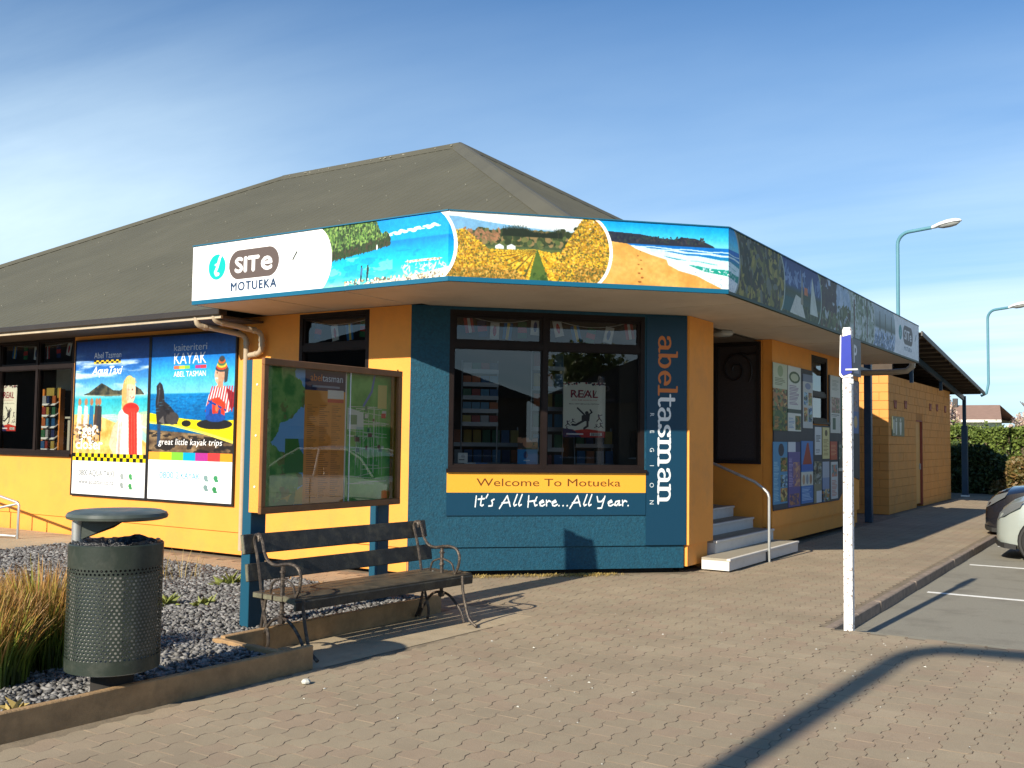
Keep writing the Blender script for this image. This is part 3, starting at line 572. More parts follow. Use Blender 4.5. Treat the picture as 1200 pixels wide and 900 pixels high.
    bushc = rowc+[(160, 128, 50), (120, 110, 44), (196, 140, 50), (90, 88, 40), (214, 170, 80)]
    rg = random.Random(16)
    for _ in range(7000):
        u = rg.uniform(3.6, 4.6); top = .52-.38*max(0, (u-3.98))/.5; v = rg.uniform(0, max(.05, top)); 
        if v < top: cv.ell(u, v, rg.uniform(.004, .012), rg.uniform(.004, .012), rg.choice(bushc if v > .14 else bushc[4:]))
    for _ in range(8000):
        u = rg.uniform(4.84, 5.52); v = rg.uniform(0, .70); top = .18+.56*min(1, max(0, (u-4.86))/.36)
        if v < top and v > .14-.5*(u-4.84): cv.ell(u, v, rg.uniform(.004, .013), rg.uniform(.004, .013), rg.choice(bushc if v > .2 or u < 5.1 else bushc[4:]))
    # bay
    cv.clip = arcm(A+.075)
    cv.put(sl, U < 4.2, cv.vgrad([(0, (170, 215, 175)), (.12, (70, 205, 205)), (.22, (20, 190, 225)), (.34, (0, 165, 225)), (.46, (0, 125, 205)), (.475, (0, 155, 225)), (.7, (0, 140, 225))]))
    for i in range(26): cv.ell(2.98+i*.028, .535+.014*i*.12+.012*math.sin(i*1.7), .035, .012+.006*math.sin(i*.9+1), (228, 240, 246))
    n = vnoise(cv.H, cv.W, 60, 21, 4, 3); cv.put(sl, (n > .60) & (V < .34) & (U < 3.1), (150, 222, 190), .55); cv.put(sl, (n < .42) & (V < .36) & (U < 3.6), (0, 120, 170), .35)
    cv.poly([(1.9, .33), (2.35, .34), (2.9, .40), (3.02, .43), (3.03, .50), (2.93, .58), (2.82, .68), (2.8, .72), (1.9, .72)], (58, 84, 44))
    rg = random.Random(22)
    for _ in range(2600):
        u = rg.uniform(2.0, 3.06); lo_ = .335+.10*max(0, u-2.3)/.75; hi_ = .74 if u < 2.82 else .70-(u-2.82)*.9+.04*math.sin(u*40); v = rg.uniform(lo_, max(lo_+.02, hi_))
        cv.ell(u, v, rg.uniform(.005, .014), rg.uniform(.008, .026), rg.choice([(84, 122, 58), (46, 68, 38), (108, 148, 70), (60, 86, 48), (130, 158, 84), (38, 54, 34)] if v > lo_+.09 else [(46, 68, 38), (38, 54, 34), (64, 60, 44)]))
    cv.poly([(2.6, .28), (2.9, .40), (3.05, .43), (3.05, .40), (2.6, .25)], (100, 200, 200), .0)
    cv.poly([(2.5, 0), (2.75, .06), (3.2, .07), (3.7, .13), (3.9, .16), (3.9, 0)], (226, 216, 196)); speck((2.45, 0, 3.8, .10), [(250, 246, 236), (190, 160, 120), (120, 110, 100), (240, 226, 200), (80, 80, 80)], 420, .005, .018, 23, .6)
    cv.ell(3.5, .235, .24, .012, (225, 215, 190)); speck((3.28, .222, 3.72, .245), [(160, 140, 110), (245, 240, 230)], 70, .004, .009, 24); speck((3.2, .09, 3.8, .2), [(205, 232, 240), (170, 215, 232)], 60, .01, .04, 25, .25)
    for x in (2.67, 2.755):
        cv.stroke([(x, .085), (x+.008, .16)], .010, .01, (30, 45, 60)); cv.stroke([(x+.006, .15), (x+.012, .215)], .015, .01, (60, 110, 150) if x < 2.7 else (40, 60, 70)); cv.ell(x+.01, .235, .010, .012, (60, 50, 45))
    cv.ell(2.885, .42, .01, .03, (235, 240, 240))
    cv.clip = None; cv.soft(1, .16, 77)
    # white name panel
    cv.clip = arcm(2.255); cv.rect(0, 0, 2.4, .7, (247, 248, 248))
    cv.ell(.43, .42, .147, .150, (0, 178, 172)); cv.stroke([(.47, .515), (.435, .42), (.40, .36), (.42, .33), (.452, .335)], .020, .02, (250, 250, 250)); cv.ell(.482, .535, .021, .019, (250, 250, 250)); cv.stroke([(.40, .445), (.44, .455)], .012, .012, (250, 250, 250))
    cv.ell(.637+.17, .415, .17, .17, (92, 80, 76)); cv.ell(1.455-.17, .415, .17, .17, (92, 80, 76)); cv.rect(.807, .245, 1.285, .585, (92, 80, 76))
    cv.text('SIT', .745, .33, .165, (250, 250, 250), .075, width=.385); cv.text('e', 1.175, .33, .215, (250, 250, 250), .05, width=.165); cv.text('MOTUEKA', 1.05, .115, .098, (28, 58, 92), .06, align='c', width=.74, spacing=1.15)
    cv.stroke([(1.67, .40), (1.69, .43), (1.73, .48)], .010, .012, (60, 70, 66)); cv.stroke([(1.65, .45), (1.70, .48)], .004, .004, (150, 160, 155)); cv.rect(1.6, .30, 1.75, .303, (215, 218, 220))
    # white rules between pictures and the teal foot strip
    for uc, c in ((A+.075, (250, 250, 250)), (A+1.68, (250, 250, 250)), (B+.34, (150, 165, 165)), (B+1.90, (160, 175, 165)), (B+3.48, (150, 175, 160)), (B+5.05, (170, 185, 180)), (B+6.55, (200, 210, 208))):
        e = (uc-.27)+.27*np.sqrt(np.clip(1-((V-.36)/.37)**2, 0, 1)); cv.clip = None; cv.put(sl, (np.abs(U-e) < .018+.03*np.clip(np.abs(V-.36)-.2, 0, 1)) & (U > uc-.262), c)
    cv.clip = None; cv.rect(0, 0, B+.02, .048, (10, 96, 128)); cv.rect(B, 0, T, .03, (40, 66, 52))
    return cv
# ------------------------------------------------------------------ tall wall posters
def paint_taxi():
    W_, H_ = 1.77, 2.31; cv = Cv(W_, H_, 240, (90, 180, 225)); sl = (slice(None), slice(None)); U, V = cv.U, cv.Vv
    cv.put(sl, U > -1, cv.vgrad([(0, (245, 246, 248)), (.6, (245, 246, 248)), (1.2, (90, 195, 190)), (1.42, (40, 165, 190)), (1.50, (150, 215, 235)), (1.7, (70, 150, 215)), (1.95, (30, 90, 175)), (2.3, (20, 60, 140))]))
    n = vnoise(cv.H, cv.W, 3, 31, 5, 7); wk = np.clip((n-.45)/.2, 0, 1)*np.clip((V-1.55)/.15, 0, 1)*np.clip((2.15-V)/.2, 0, 1); cv.a = (cv.a*(1-.75*wk[..., None])+np.array([225, 240, 248])*.75*wk[..., None]).astype(np.float32)
    cv.poly([(.2, 1.50), (.35, 1.53), (.5, 1.6), (.66, 1.67), (.78, 1.63), (.95, 1.56), (1.1, 1.55), (1.3, 1.63), (1.45, 1.62), (1.6, 1.56), (1.68, 1.49), (.8, 1.47)], (48, 52, 50))
    cv.put(sl, (V < 1.20) & (V > .45), cv.field((205, 150, 70), (235, 195, 120), 14, 32)); cv.poly([(.55, 1.2), (1.77, 1.2), (1.77, .78), (1.3, 1.0)], (150, 205, 185)); cv.poly([(1.3, 1.2), (1.77, 1.25), (1.77, .9)], (205, 190, 140), .6)
    hillm = (np.abs(cv.a-np.array([48, 52, 50])).sum(-1) < 3); hf = cv.field((34, 40, 40), (86, 84, 66), 34, 36); cv.a[hillm] = hf[hillm]; cv.stroke([(.2, 1.485), (1.7, 1.485)], .01, .006, (190, 180, 140), .6)
    for i in range(9): cv.stroke([(.6+.12*i, 1.18-.02*i), (1.0+.1*i, 1.20-.025*i)], .02, .006, (225, 240, 235), .6)
    rg = random.Random(3)
    for x, c in ((.12, (210, 200, 190)), (.28, (190, 190, 195)), (.42, (35, 110, 160)), (.55, (70, 55, 50)), (.62, (50, 50, 55))):
        cv.poly([(x-.06, .95), (x+.07, .95), (x+.06, 1.32), (x-.03, 1.34)], c); cv.ell(x+.01, 1.39, .04, .055, (165, 115, 85)); cv.rect(x-.04, .82, x-.01, .96, (60, 50, 45)); cv.rect(x+.02, .8, x+.05, .96, (70, 55, 45))
    for _ in range(60): cv.ell(rg.uniform(0, .6), rg.uniform(.78, 1.05), rg.uniform(.02, .06), rg.uniform(.01, .03), rg.choice([(230, 225, 215), (60, 55, 55), (190, 160, 120), (140, 110, 80)]))
    # woman in a pale top and red scarf
    cv.off = (.10, .13)
    cv.poly([(1.04, 1.02), (.88, .90), (.78, .62), (.92, .45), (1.04, .45), (.95, .70), (1.05, .84)], (232, 190, 160))
    cv.poly([(1.0, 1.10), (1.12, 1.18), (1.36, 1.16), (1.52, 1.05), (1.58, .45), (.96, .45), (.98, .8)], (236, 226, 216)); cv.poly([(1.02, .95), (1.08, .96), (1.06, .48), (1.0, .48)], (170, 130, 120), .6); cv.stroke([(1.25, 1.05), (1.32, .5)], .008, .01, (110, 90, 85))
    cv.ell(1.22, 1.42, .155, .22, (222, 190, 120)); cv.poly([(1.08, 1.45), (1.06, 1.15), (1.16, 1.10), (1.2, 1.3)], (200, 165, 100)); cv.ell(1.26, 1.39, .115, .17, (240, 200, 172))
    cv.ell(1.30, 1.43, .014, .01, (70, 50, 40)); cv.ell(1.22, 1.43, .012, .01, (70, 50, 40)); cv.ell(1.29, 1.315, .04, .012, (250, 240, 235)); cv.stroke([(1.25, 1.33), (1.29, 1.305), (1.34, 1.325)], .006, .006, (180, 80, 70)); cv.poly([(1.15, 1.52), (1.36, 1.50), (1.33, 1.60), (1.2, 1.63)], (228, 200, 130))
    for i in range(26):
        q = i/25; cv.stroke([(1.10+.05*q, 1.58-.04*abs(q-.5)), (1.06+.10*q, 1.42), (1.07+.09*q, 1.16+.04*(i % 3))], .006, .006, [(236, 208, 140), (190, 152, 88), (212, 178, 108), (160, 122, 70)][i % 4])
    for i in range(12): cv.stroke([(1.16+.017*i, 1.60), (1.12+.024*i, 1.53)], .006, .006, [(240, 214, 150), (200, 164, 98)][i % 2])
    cv.ell(1.20, 1.36, .035, .10, (205, 158, 128), alpha=.6); cv.poly([(1.2, 1.24), (1.34, 1.24), (1.32, 1.16), (1.2, 1.16)], (214, 168, 140))
    for i in range(14): x = 1.0+i*.042; cv.stroke([(x, 1.08-.02*(i % 3)), (x+.03*math.sin(i), .46)], .007, .01, [(214, 200, 192), (246, 240, 234), (196, 172, 164), (226, 214, 206)][i % 4], .7)
    cv.ell(1.28, 1.15, .19, .09, (222, 52, 42)); cv.poly([(1.22, 1.15), (1.42, 1.12), (1.46, .45), (1.27, .45)], (226, 56, 44)); [cv.stroke([(1.27+.03*i, 1.1), (1.30+.035*i, .46)], .006, .01, [(196, 36, 32), (240, 84, 66)][i % 2]) for i in range(5)]; cv.ell(1.3, 1.19, .14, .03, (196, 40, 34))
    cv.off = (0, 0); cv.soft(3, .22, 5)
    cv.rect(0, 0, W_, .50, (246, 247, 249))
    cv.rect(0, .50, W_, .615, (245, 215, 20))
    for i in range(23):
        cv.rect(i*.154, .56, i*.154+.077, .615, (25, 25, 25)); cv.rect(i*.154+.077, .50, i*.154+.154, .56, (25, 25, 25))
    cv.text('Abel Tasman', .78, 2.045, .09, (235, 238, 240), 0.004, align='c', width=.66)
    for i in range(11): cv.rect(.45+i*.06, 1.965 if i % 2 else 1.99, .51+i*.06, 1.99 if i % 2 else 2.015, (20, 25, 40))
    cv.rect(.45, 1.96, 1.11, 1.964, (225, 190, 40)); 
    for i in range(11): cv.rect(.45+i*.06, 1.99 if i % 2 else 1.965, .51+i*.06, 2.015 if i % 2 else 1.99, (225, 190, 40))
    cv.text('AquaTaxi', .78, 1.80, .12, (248, 250, 250), 0.03, .35, align='c', width=.74)
    cv.text('get', .38, .90, .15, (250, 250, 250), .04, align='c', width=.32); cv.text('closer', .40, .68, .15, (250, 250, 250), .04, align='c', width=.66)
    cv.text('0800 AQUA TAXI', .60, .28, .085, (95, 105, 112), .03, align='c', width=.86); cv.text('www.aquataxi.co.nz', .60, .155, .075, (80, 90, 98), .02, align='c', width=.86)
    for x, y, c in ((1.22, .3, (150, 160, 160)), (1.22, .17, (140, 150, 150)), (1.42, .3, (70, 150, 90)), (1.42, .16, (60, 140, 80))): cv.ell(x, y, .04, .035, c); cv.rect(x-.02, y-.05, x+.05, y-.02, c)
    return cv
def paint_kayak():
    W_, H_ = 1.77, 2.31; cv = Cv(W_, H_, 240, (60, 160, 220)); sl = (slice(None), slice(None)); U, V = cv.U, cv.Vv
    cv.put(sl, U > -1, cv.vgrad([(.55, (40, 35, 35)), (.9, (0, 90, 150)), (1.2, (0, 105, 175)), (1.48, (10, 120, 190)), (1.50, (110, 195, 230)), (1.8, (50, 165, 225)), (2.0, (20, 110, 195)), (2.3, (20, 70, 150))]))
    n = vnoise(cv.H, cv.W, 30, 41, 4, 4); cv.put(sl, (n > .58) & (V < 1.45), (10, 70, 130), .5)
    cv.put(sl, (V < .98-.05*U), cv.field((62, 48, 40), (150, 125, 90), 9, 42, ay=2)); cv.put(sl, (vnoise(cv.H, cv.W, 8, 43, 4, 3) > .56) & (V < .95-.05*U), (28, 26, 28), .85)
    cv.poly([(0, 1.22), (.15, 1.20), (.8, 1.13), (1.4, 1.10), (1.77, 1.12), (1.77, .80), (1.2, .92), (.5, 1.03), (0, 1.07)], (240, 214, 20)); cv.poly([(0, 1.10), (.5, 1.06), (1.2, .955), (1.77, .84), (1.77, .80), (1.2, .92), (.5, 1.03), (0, 1.07)], (250, 240, 90))
    cv.ell(1.38, 1.06, .36, .07, (30, 30, 34)); cv.ell(.80, 1.07, .10, .045, (30, 28, 24)); cv.rect(.18, .75, .25, 1.1, (40, 60, 90))
    # seal
    cv.poly([(.16, 1.06), (.62, 1.06), (.58, 1.2), (.44, 1.32), (.32, 1.38), (.30, 1.52), (.26, 1.62), (.2, 1.66), (.13, 1.6), (.14, 1.5), (.12, 1.38), (.14, 1.2)], (40, 38, 42)); cv.ell(.5, 1.14, .14, .09, (62, 58, 58)); cv.ell(.2, 1.56, .015, .015, (150, 150, 150)); cv.poly([(.2, 1.1), (.3, 1.18), (.34, 1.05)], (95, 90, 88))
    for i in range(40): cv.stroke([(.05+(i*.37) % 1.7, 1.24+(i*.113) % .22), (.11+(i*.37) % 1.7, 1.243+(i*.113) % .22)], .02, .003, (70, 160, 215), .6)
    cv.stroke([(.17, 1.35), (.2, 1.5), (.2, 1.6)], .014, .02, (74, 72, 78), .7); cv.stroke([(.3, 1.3), (.42, 1.22)], .02, .03, (28, 26, 30), .7)
    # paddler in a striped top and beanie
    cv.off = (.0, .10)
    cv.poly([(1.25, 1.36), (1.42, 1.5), (1.62, 1.46), (1.77, 1.38), (1.77, 1.2), (1.64, 1.12), (1.3, 1.1), (1.2, 1.2)], (226, 220, 220))
    for i in range(11): cv.stroke([(1.2+i*.058, 1.14), (1.32+i*.05, 1.47)], .012, .012, (196, 36, 44)); cv.poly([(1.60, 1.46), (1.77, 1.38), (1.77, 1.2), (1.70, 1.16)], (120, 30, 40), .35)
    cv.poly([(1.22, 1.06), (1.58, 1.06), (1.6, 1.24), (1.45, 1.33), (1.28, 1.3)], (222, 60, 36)); cv.poly([(1.2, 1.05), (1.34, 1.05), (1.32, 1.3), (1.2, 1.2)], (20, 80, 170)); cv.stroke([(1.25, 1.28), (1.6, 1.15)], .012, .014, (20, 60, 140)); cv.ell(1.4, 1.05, .2, .06, (25, 70, 150)); [cv.ell(1.3+.06*i, 1.12+.03*(i % 3), .03, .05, [(30, 60, 130), (200, 50, 40), (235, 110, 70)][i % 3]) for i in range(5)]
    cv.ell(1.46, 1.63, .10, .13, (222, 170, 140)); cv.ell(1.50, 1.60, .06, .10, (186, 130, 102), alpha=.6); cv.poly([(1.42, 1.46), (1.54, 1.46), (1.53, 1.56), (1.44, 1.54)], (190, 136, 108)); cv.ell(1.40, 1.585, .03, .012, (250, 245, 240)); cv.ell(1.41, 1.66, .012, .01, (50, 40, 40))
    for i, c in enumerate([(60, 60, 62), (205, 70, 40), (225, 190, 60), (70, 110, 80), (200, 90, 40), (60, 60, 62)]): cv.ell(1.5, 1.72+i*.026, .125-.014*i, .05-.002*i, c)
    cv.poly([(1.56, 1.70), (1.64, 1.72), (1.62, 1.54), (1.56, 1.52)], (60, 60, 62))
    cv.off = (0, 0); cv.soft(3, .22, 6)
    cv.rect(0, 0, W_, .60, (246, 247, 249))
    for i, c in enumerate([(235, 160, 60), (240, 205, 30), (120, 195, 60), (0, 160, 205), (170, 50, 140), (225, 60, 60), (240, 150, 40)]): cv.rect(i*.253, .555, (i+1)*.253, .665, c)
    cv.text('kaiteriteri', .84, 2.09, .10, (205, 212, 222), -.008, align='c', width=.70); cv.text('KAYAK', .84, 1.905, .155, (235, 238, 242), .006, align='c', width=.68)
    for i, c in enumerate([(235, 110, 70), (240, 190, 60), (130, 195, 70), (0, 150, 205), (170, 50, 130), (225, 60, 70)]): cv.rect(.5+i*.114, 1.835, .614+i*.114, 1.88, c)
    cv.text('ABEL TASMAN', .84, 1.725, .075, (245, 245, 248), .012, align='c', width=.68)
    cv.text('great little kayak trips', .88, .77, .085, (250, 250, 250), .006, .15, align='c', width=1.34)
    cv.text('0800 2', .47, .30, .09, (80, 150, 190), .03, align='c', width=.42); cv.text('KAYAK', .92, .30, .09, (0, 135, 175), .008, align='c', width=.40); cv.text('www.seakayak.co.nz', .64, .20, .05, (130, 160, 175), .0, align='c', width=.8)
    for x, y, c in ((1.24, .33, (120, 150, 150)), (1.24, .20, (110, 140, 140)), (1.44, .33, (60, 140, 95)), (1.42, .18, (50, 130, 80))): cv.ell(x, y, .045, .035, c); cv.rect(x-.02, y-.05, x+.06, y-.02, c)
    return cv
def paint_real(w_=.50, h_=.68):
    cv = Cv(w_, h_, 420, (238, 232, 214)); k = w_/.5; q = h_/.68; P = lambda x, y: (x*k, y*q)
    rg = random.Random(5)
    for i in range(40): cv.ell(rg.uniform(0, .5)*k, (.66+rg.uniform(-.012, .02))*q, .012, .012, rg.choice([(60, 50, 70), (150, 40, 50), (240, 235, 220), (40, 40, 60)]))
    cv.rect(0, 0, w_, .075*q, (190, 45, 40)); cv.poly([(0, 0), (.22*k, 0), (.12*k, .095*q), (0, .11*q)], (50, 40, 90)); cv.poly([(.1*k, .08*q), (.28*k, .105*q), (w_, .075*q), (w_, .05*q)], (205, 60, 45)); cv.rect(.32*k, .018*q, .46*k, .058*q, (230, 228, 220))
    for i in range(8): cv.rect((.335+i*.014)*k, .022*q, (.342+i*.014)*k, .054*q, (40, 40, 40))
    cv.rect(.04*k, .03*q, .24*k, .05*q, (235, 225, 225)); cv.text('REAL', .25*k, .49*q, .092*q, (150, 38, 48), .03, align='c', width=.32*k)
    for i in range(5): cv.stroke([P(.10+i*.065, .50), P(.13+i*.065, .575)], .004, .004, (60, 40, 70))
    cv.text('JOIN THE WORLD CUP', .25*k, .452*q, .012*q, (170, 70, 70), .0, align='c', width=.3*k); cv.text('REAL NEW ZEALAND FESTIVAL', .25*k, .405*q, .013*q, (60, 55, 60), .01, align='c', width=.36*k)
    D = (38, 32, 40)
    cv.ell(.28*k, .30*q, .022, .024, D); cv.poly([P(.22, .27), P(.32, .29), P(.31, .20), P(.22, .20)], D); cv.stroke([P(.25, .28), P(.17, .36)], .010, .010, D); cv.stroke([P(.3, .28), P(.34, .31), P(.32, .34)], .009, .009, D); cv.stroke([P(.25, .21), P(.15, .15), P(.11, .155)], .013, .013, D); cv.stroke([P(.29, .21), P(.29, .14), (.25*k, .11*q)], .013, .013, D)
    for x, y, s_ in ((.05, .17, .6), (.11, .2, .5), (.42, .24, .8), (.44, .15, .6), (.39, .14, .4), (.04, .11, .4)):
        cv.ell(x*k, (y+.045*s_)*q, .012*s_, .013*s_, (80, 62, 80)); cv.stroke([P(x, y+.03*s_), P(x+.01, y-.01)], .011*s_, .011*s_, (90, 66, 84)); cv.stroke([P(x+.01, y), P(x-.02, y-.05*s_)], .007*s_, .007*s_, D); cv.stroke([P(x+.01, y), P(x+.035, y-.045*s_)], .007*s_, .007*s_, D); cv.stroke([P(x, y+.03*s_), P(x+.05*s_, y+.05*s_)], .006*s_, .006*s_, (90, 66, 84))
    return cv
def paint_map():
    W_, H_ = 1.56, 1.08; cv = Cv(W_, H_, 420, (70, 120, 62)); sl = (slice(None), slice(None)); U, V = cv.U, cv.Vv
    cv.put(sl, U > -1, cv.field((66, 140, 60), (130, 178, 92), 26, 51)); n = vnoise(cv.H, cv.W, 16, 52)
    sea = (U > .30+.22*(n-.3)+.14*np.sin(V*9)-.25*(V-.5)*0+.10*(V-.5)) & (U < .50); cv.put(sl, sea, (120, 180, 232)); cv.put(sl, (U < .5) & (n > .62) & ~sea, (120, 110, 60), .6)
    cv.rect(.0, .46, .1, .62, (40, 80, 62)); cv.rect(.02, .05, .11, .16, (170, 190, 205)); 
    cv.rect(.30, .26, .50, .52, (60, 125, 50)); cv.poly([(.44, .52), (.5, .52), (.5, .40), (.46, .44)], (92, 150, 205)); cv.poly([(.25, .06), (.38, .1), (.5, .16), (.5, .02), (.25, .02)], (190, 170, 70)); cv.put(sl, (U > .22) & (U < .5) & (V < .12) & (n < .5), (96, 140, 70))
    cv.rect(.50, 0, .97, H_, (222, 150, 62)); cv.rect(.50, .90, .97, H_, (22, 34, 74)); cv.text('abel', .56, .975, .055, (215, 130, 60), .01, width=.13); cv.text('tasman', .695, .975, .055, (190, 215, 230), .015, width=.24); cv.rect(.58, .925, .9, .94, (120, 140, 160)); cv.rect(.76, .84, .95, .91, (225, 225, 215)); cv.rect(.76, .81, .95, .835, (205, 80, 50))
    for i in range(46): 
        for x in (.53, .67, .81): cv.rect(x, .06+i*.016, x+random.Random(i*7+int(x*99)).uniform(.05, .12), .066+i*.016, (110, 70, 30), .5)
    cv.rect(.97, 0, .985, H_, (225, 225, 220))
    cv.put(sl, U > .985, cv.field((70, 156, 66), (120, 188, 96), 14, 53)); rg = random.Random(9)
    for i in range(22): x = rg.uniform(1.1, 1.5); cv.stroke([(x, rg.uniform(.2, .5)), (x+rg.uniform(-.03, .03), rg.uniform(.5, .8))], .003, .003, (190, 200, 180))
    for i in range(22): y = rg.uniform(.15, .85); cv.stroke([(rg.uniform(1.0, 1.2), y), (rg.uniform(1.3, 1.56), y+rg.uniform(-.05, .05))], .003, .003, (190, 200, 180))
    for i in range(18): x = rg.uniform(1.08, 1.45); y = rg.uniform(.4, .8); cv.rect(x, y, x+rg.uniform(.02, .06), y+rg.uniform(.02, .05), rg.choice([(150, 160, 140), (120, 90, 80), (200, 200, 190), (70, 120, 90)]))
    cv.poly([(1.0, .6), (1.2, .6), (1.2, .74), (1.0, .78)], (205, 212, 200)); cv.rect(1.02, .64, 1.12, .72, (110, 150, 110)); cv.stroke([(1.2, .8), (1.3, .92), (1.34, 1.08)], .012, .012, (90, 120, 180)); cv.rect(1.38, .78, 1.50, .98, (205, 190, 110)); cv.rect(1.43, .70, 1.49, .74, (190, 50, 40)); cv.rect(0, H_-.03, W_, H_, (60, 90, 80), .5)
    return cv
def paint_flyer(seed, bgc, blocks, w_, h_, title=None, tcol=(60, 60, 60)):
    cv = Cv(w_, h_, 180, bgc); rg = random.Random(seed); sl = (slice(None), slice(None))
    for (a, b, c, d, col, kind) in blocks:
        u0, v0, u1, v1 = a*w_, b*h_, c*w_, d*h_
        if kind == 'f': cv.rect(u0, v0, u1, v1, col)
        elif kind == 'e': cv.ell((u0+u1)/2, (v0+v1)/2, (u1-u0)/2, (v1-v0)/2, col)
        elif kind == 't':
            y = v1
            while y > v0+.012: cv.rect(u0, y-.010, u0+(u1-u0)*rg.uniform(.6, 1), y, col); y -= .024
        elif kind == 'p':
            cv.rect(u0, v0, u1, v1, col[0])
            cv.clip = (cv.U >= u0) & (cv.U <= u1) & (cv.Vv >= v0) & (cv.Vv <= v1)
            for _ in range(70): r = rg.uniform(.01, .05); cv.ell(rg.uniform(u0, u1), rg.uniform(v0, v1), r*1.6, r*.7, rg.choice(col), rg.uniform(-.4, .4))
            cv.clip = None
        elif kind == 'm': cv.poly([(u0, v0), (u1, v0), (u0+(u1-u0)*.62, v1), (u0+(u1-u0)*.45, v1*.96+v0*.04)], col)
    if title: cv.text(title[0], w_/2, title[1]*h_, title[2], tcol, .01, align='c', width=min(w_*.85, title[3] if len(title) > 3 else w_*.8))
    return cv

# ------------------------------------------------------------------ ground, road, kerb
def sheet(name, pts, z, mat_, **kw):
    mb = MB(); mb.add([(x, y, z if not callable(z) else z(x, y)) for x, y in pts], [tuple(range(len(pts)))]); return struct(mb.build(name, mat_, recalc=False, **kw))
sheet('ground', [(-500, -500), (500, -500), (500, 500), (-500, 500)], -0.17, M_grassland)
sheet('car_park', [(-2.40, 9.46), (70, 9.46), (70, 60), (-2.40, 60)], -0.12, M_asphalt)
sheet('road', [(-90, -45), (90, -45), (90, -6), (-90, -6)], -0.12, M_asphalt)
mb = MB(); mb.add([(-30, -6, -.006), (40, -6, -.006), (40, 8.75, -.006), (-2.40, 8.75, -.006), (-30, 8.75, -.006), (-2.40, 60, -.006), (-30, 60, -.006)], [(0, 1, 2, 3, 4), (4, 3, 5, 6)]); pave = struct(mb.build('paving', M_joint, recalc=False))
mb = MB(); mb.add([(-2.40, 8.75, -.008), (60, 8.75, -.008), (60, 9.45, -.116), (-2.40, 9.45, -.116)], [(0, 1, 2, 3)]); struct(mb.build('concrete_channel', M_gutterc, recalc=False))
kb = struct(MB().box((-2.425, 8.80, -.16), (-2.365, 34.0, -.03)).build('kerb', M_kerb))
for i in range(28):
    y = 8.78+i*.9; j = random.uniform(-.006, .006)
    MB().box((-2.43+j, y+.004, -.15), (-2.345+j, y+.896, -.004+j*.4), .010).build('kerb_stone', M_kerb, kb)
mb = MB()
for y in (12.38, 15.58, 18.7, 21.8, 24.9, 28.0):
    mb.box((-2.22, y-.05, -.1165), (3.2, y+.05, -.1155))
struct(mb.build('parking_line', M_paint))

# pavers: interlocking, running in rows along the path; real blocks with open joints
def in_paving(x, y):
    if x > 7.5 or y < 0.4 or x < -12.3: return False
    if y < 8.72:
        if y < 5.02: return x > -4.83
        if y < 7.72: return x > -4.80+(y-5.06)*.054
        return x > -5.2 or y > 8.05+(-x-5.6)*.02
    if y > 34: return False
    if x > -2.50: return False
    if y < 11.5: return x-y > -16.0 and not (x < -7 and y > 8.8)
    if y < 23.3: return x > -4.68
    return x > -4.93
PW, PL = 0.150, 0.182
def paver_shape(par):
    amp = .014; g = .0013; ph = 0.0 if par == 0 else .5
    def zz(t): return amp*max(-1, min(1, 2*math.sin(2*math.pi*(t+ph))))
    ts = [.0, .12, .38, .62, .88, 1.0]
    left = [(-PW/2+zz(t), t*PL-PL/2) for t in ts]; right = [(PW/2+zz(t), t*PL-PL/2) for t in ts]
    out = right+left[::-1]
    def inset(p, d):
        r = []
        for (x, y) in p: r.append((x-math.copysign(d, x), y*(1-2*d/PL)))
        return r
    top = inset(out, g+.0022); sh = inset(out, g)
    n = len(out); V = [(x, y, 0) for x, y in top]+[(x, y, -.0012) for x, y in sh]+[(x, y, -.013) for x, y in sh]
    F = [tuple(range(n))]+[(i+n, (i+1) % n+n, (i+1) % n, i) for i in range(n)]+[(i+2*n, (i+1) % n+2*n, (i+1) % n+n, i+n) for i in range(n)]
    return V, F
SH = [paver_shape(0), paver_shape(1)]
cells = []
for k in range(-84, 52):
    for j in range(0, 190):
        x = k*PW; y = 0.3+j*PL+(PL/2 if k % 2 else 0)
        if in_paving(x, y): cells.append((x, y, k % 2))
def inview(x, y):
    d = Vector((x, y, -1.6)); z = d.dot(fw); 
    if z < .5: return None
    px = 600+1154.7*d.dot(rt2)/z; py = 450-1154.7*d.dot(up2)/z
    return z if (-15 < px < 1215 and py < 905) else None
vis = sorted([(inview(x, y), x, y, p) for x, y, p in cells if inview(x, y)])
near = set((x, y) for _, x, y, _ in vis[:300])
pm = []
for V, F in SH:
    me = bpy.data.meshes.new('paver'); me.from_pydata(V, [], F); me.materials.append(M_paver); me.materials.append(M_pside); me.polygons.foreach_set('material_index', [0]+[1]*(len(F)-1)); pm.append(me)
VV = []; FF = []; base = 0
for x, y, p in cells:
    dz = random.uniform(-.0012, .0008); tx, ty = random.uniform(-.005, .005), random.uniform(-.005, .005); rz = random.uniform(-.008, .008)
    if (x, y) in near:
        o = bpy.data.objects.new('paver', pm[p]); o.location = (x, y, dz); o.rotation_euler = (tx, ty, rz); COL.objects.link(o); o.parent = pave
    else:
        V, F = SH[p]
        VV += [(a*1+x-b*rz, b+y+a*rz, c+dz+b*tx-a*ty) for a, b, c in V]; FF += [tuple(i+base for i in f) for f in F]; base += len(V)
me = bpy.data.meshes.new('paver'); me.from_pydata(VV, [], FF); me.materials.append(M_paver); me.materials.append(M_pside); me.polygons.foreach_set('material_index', [0 if len(f) > 4 else 1 for f in FF])
o = bpy.data.objects.new('paver_field', me); COL.objects.link(o); o.parent = pave; o['kind'] = 'stuff'
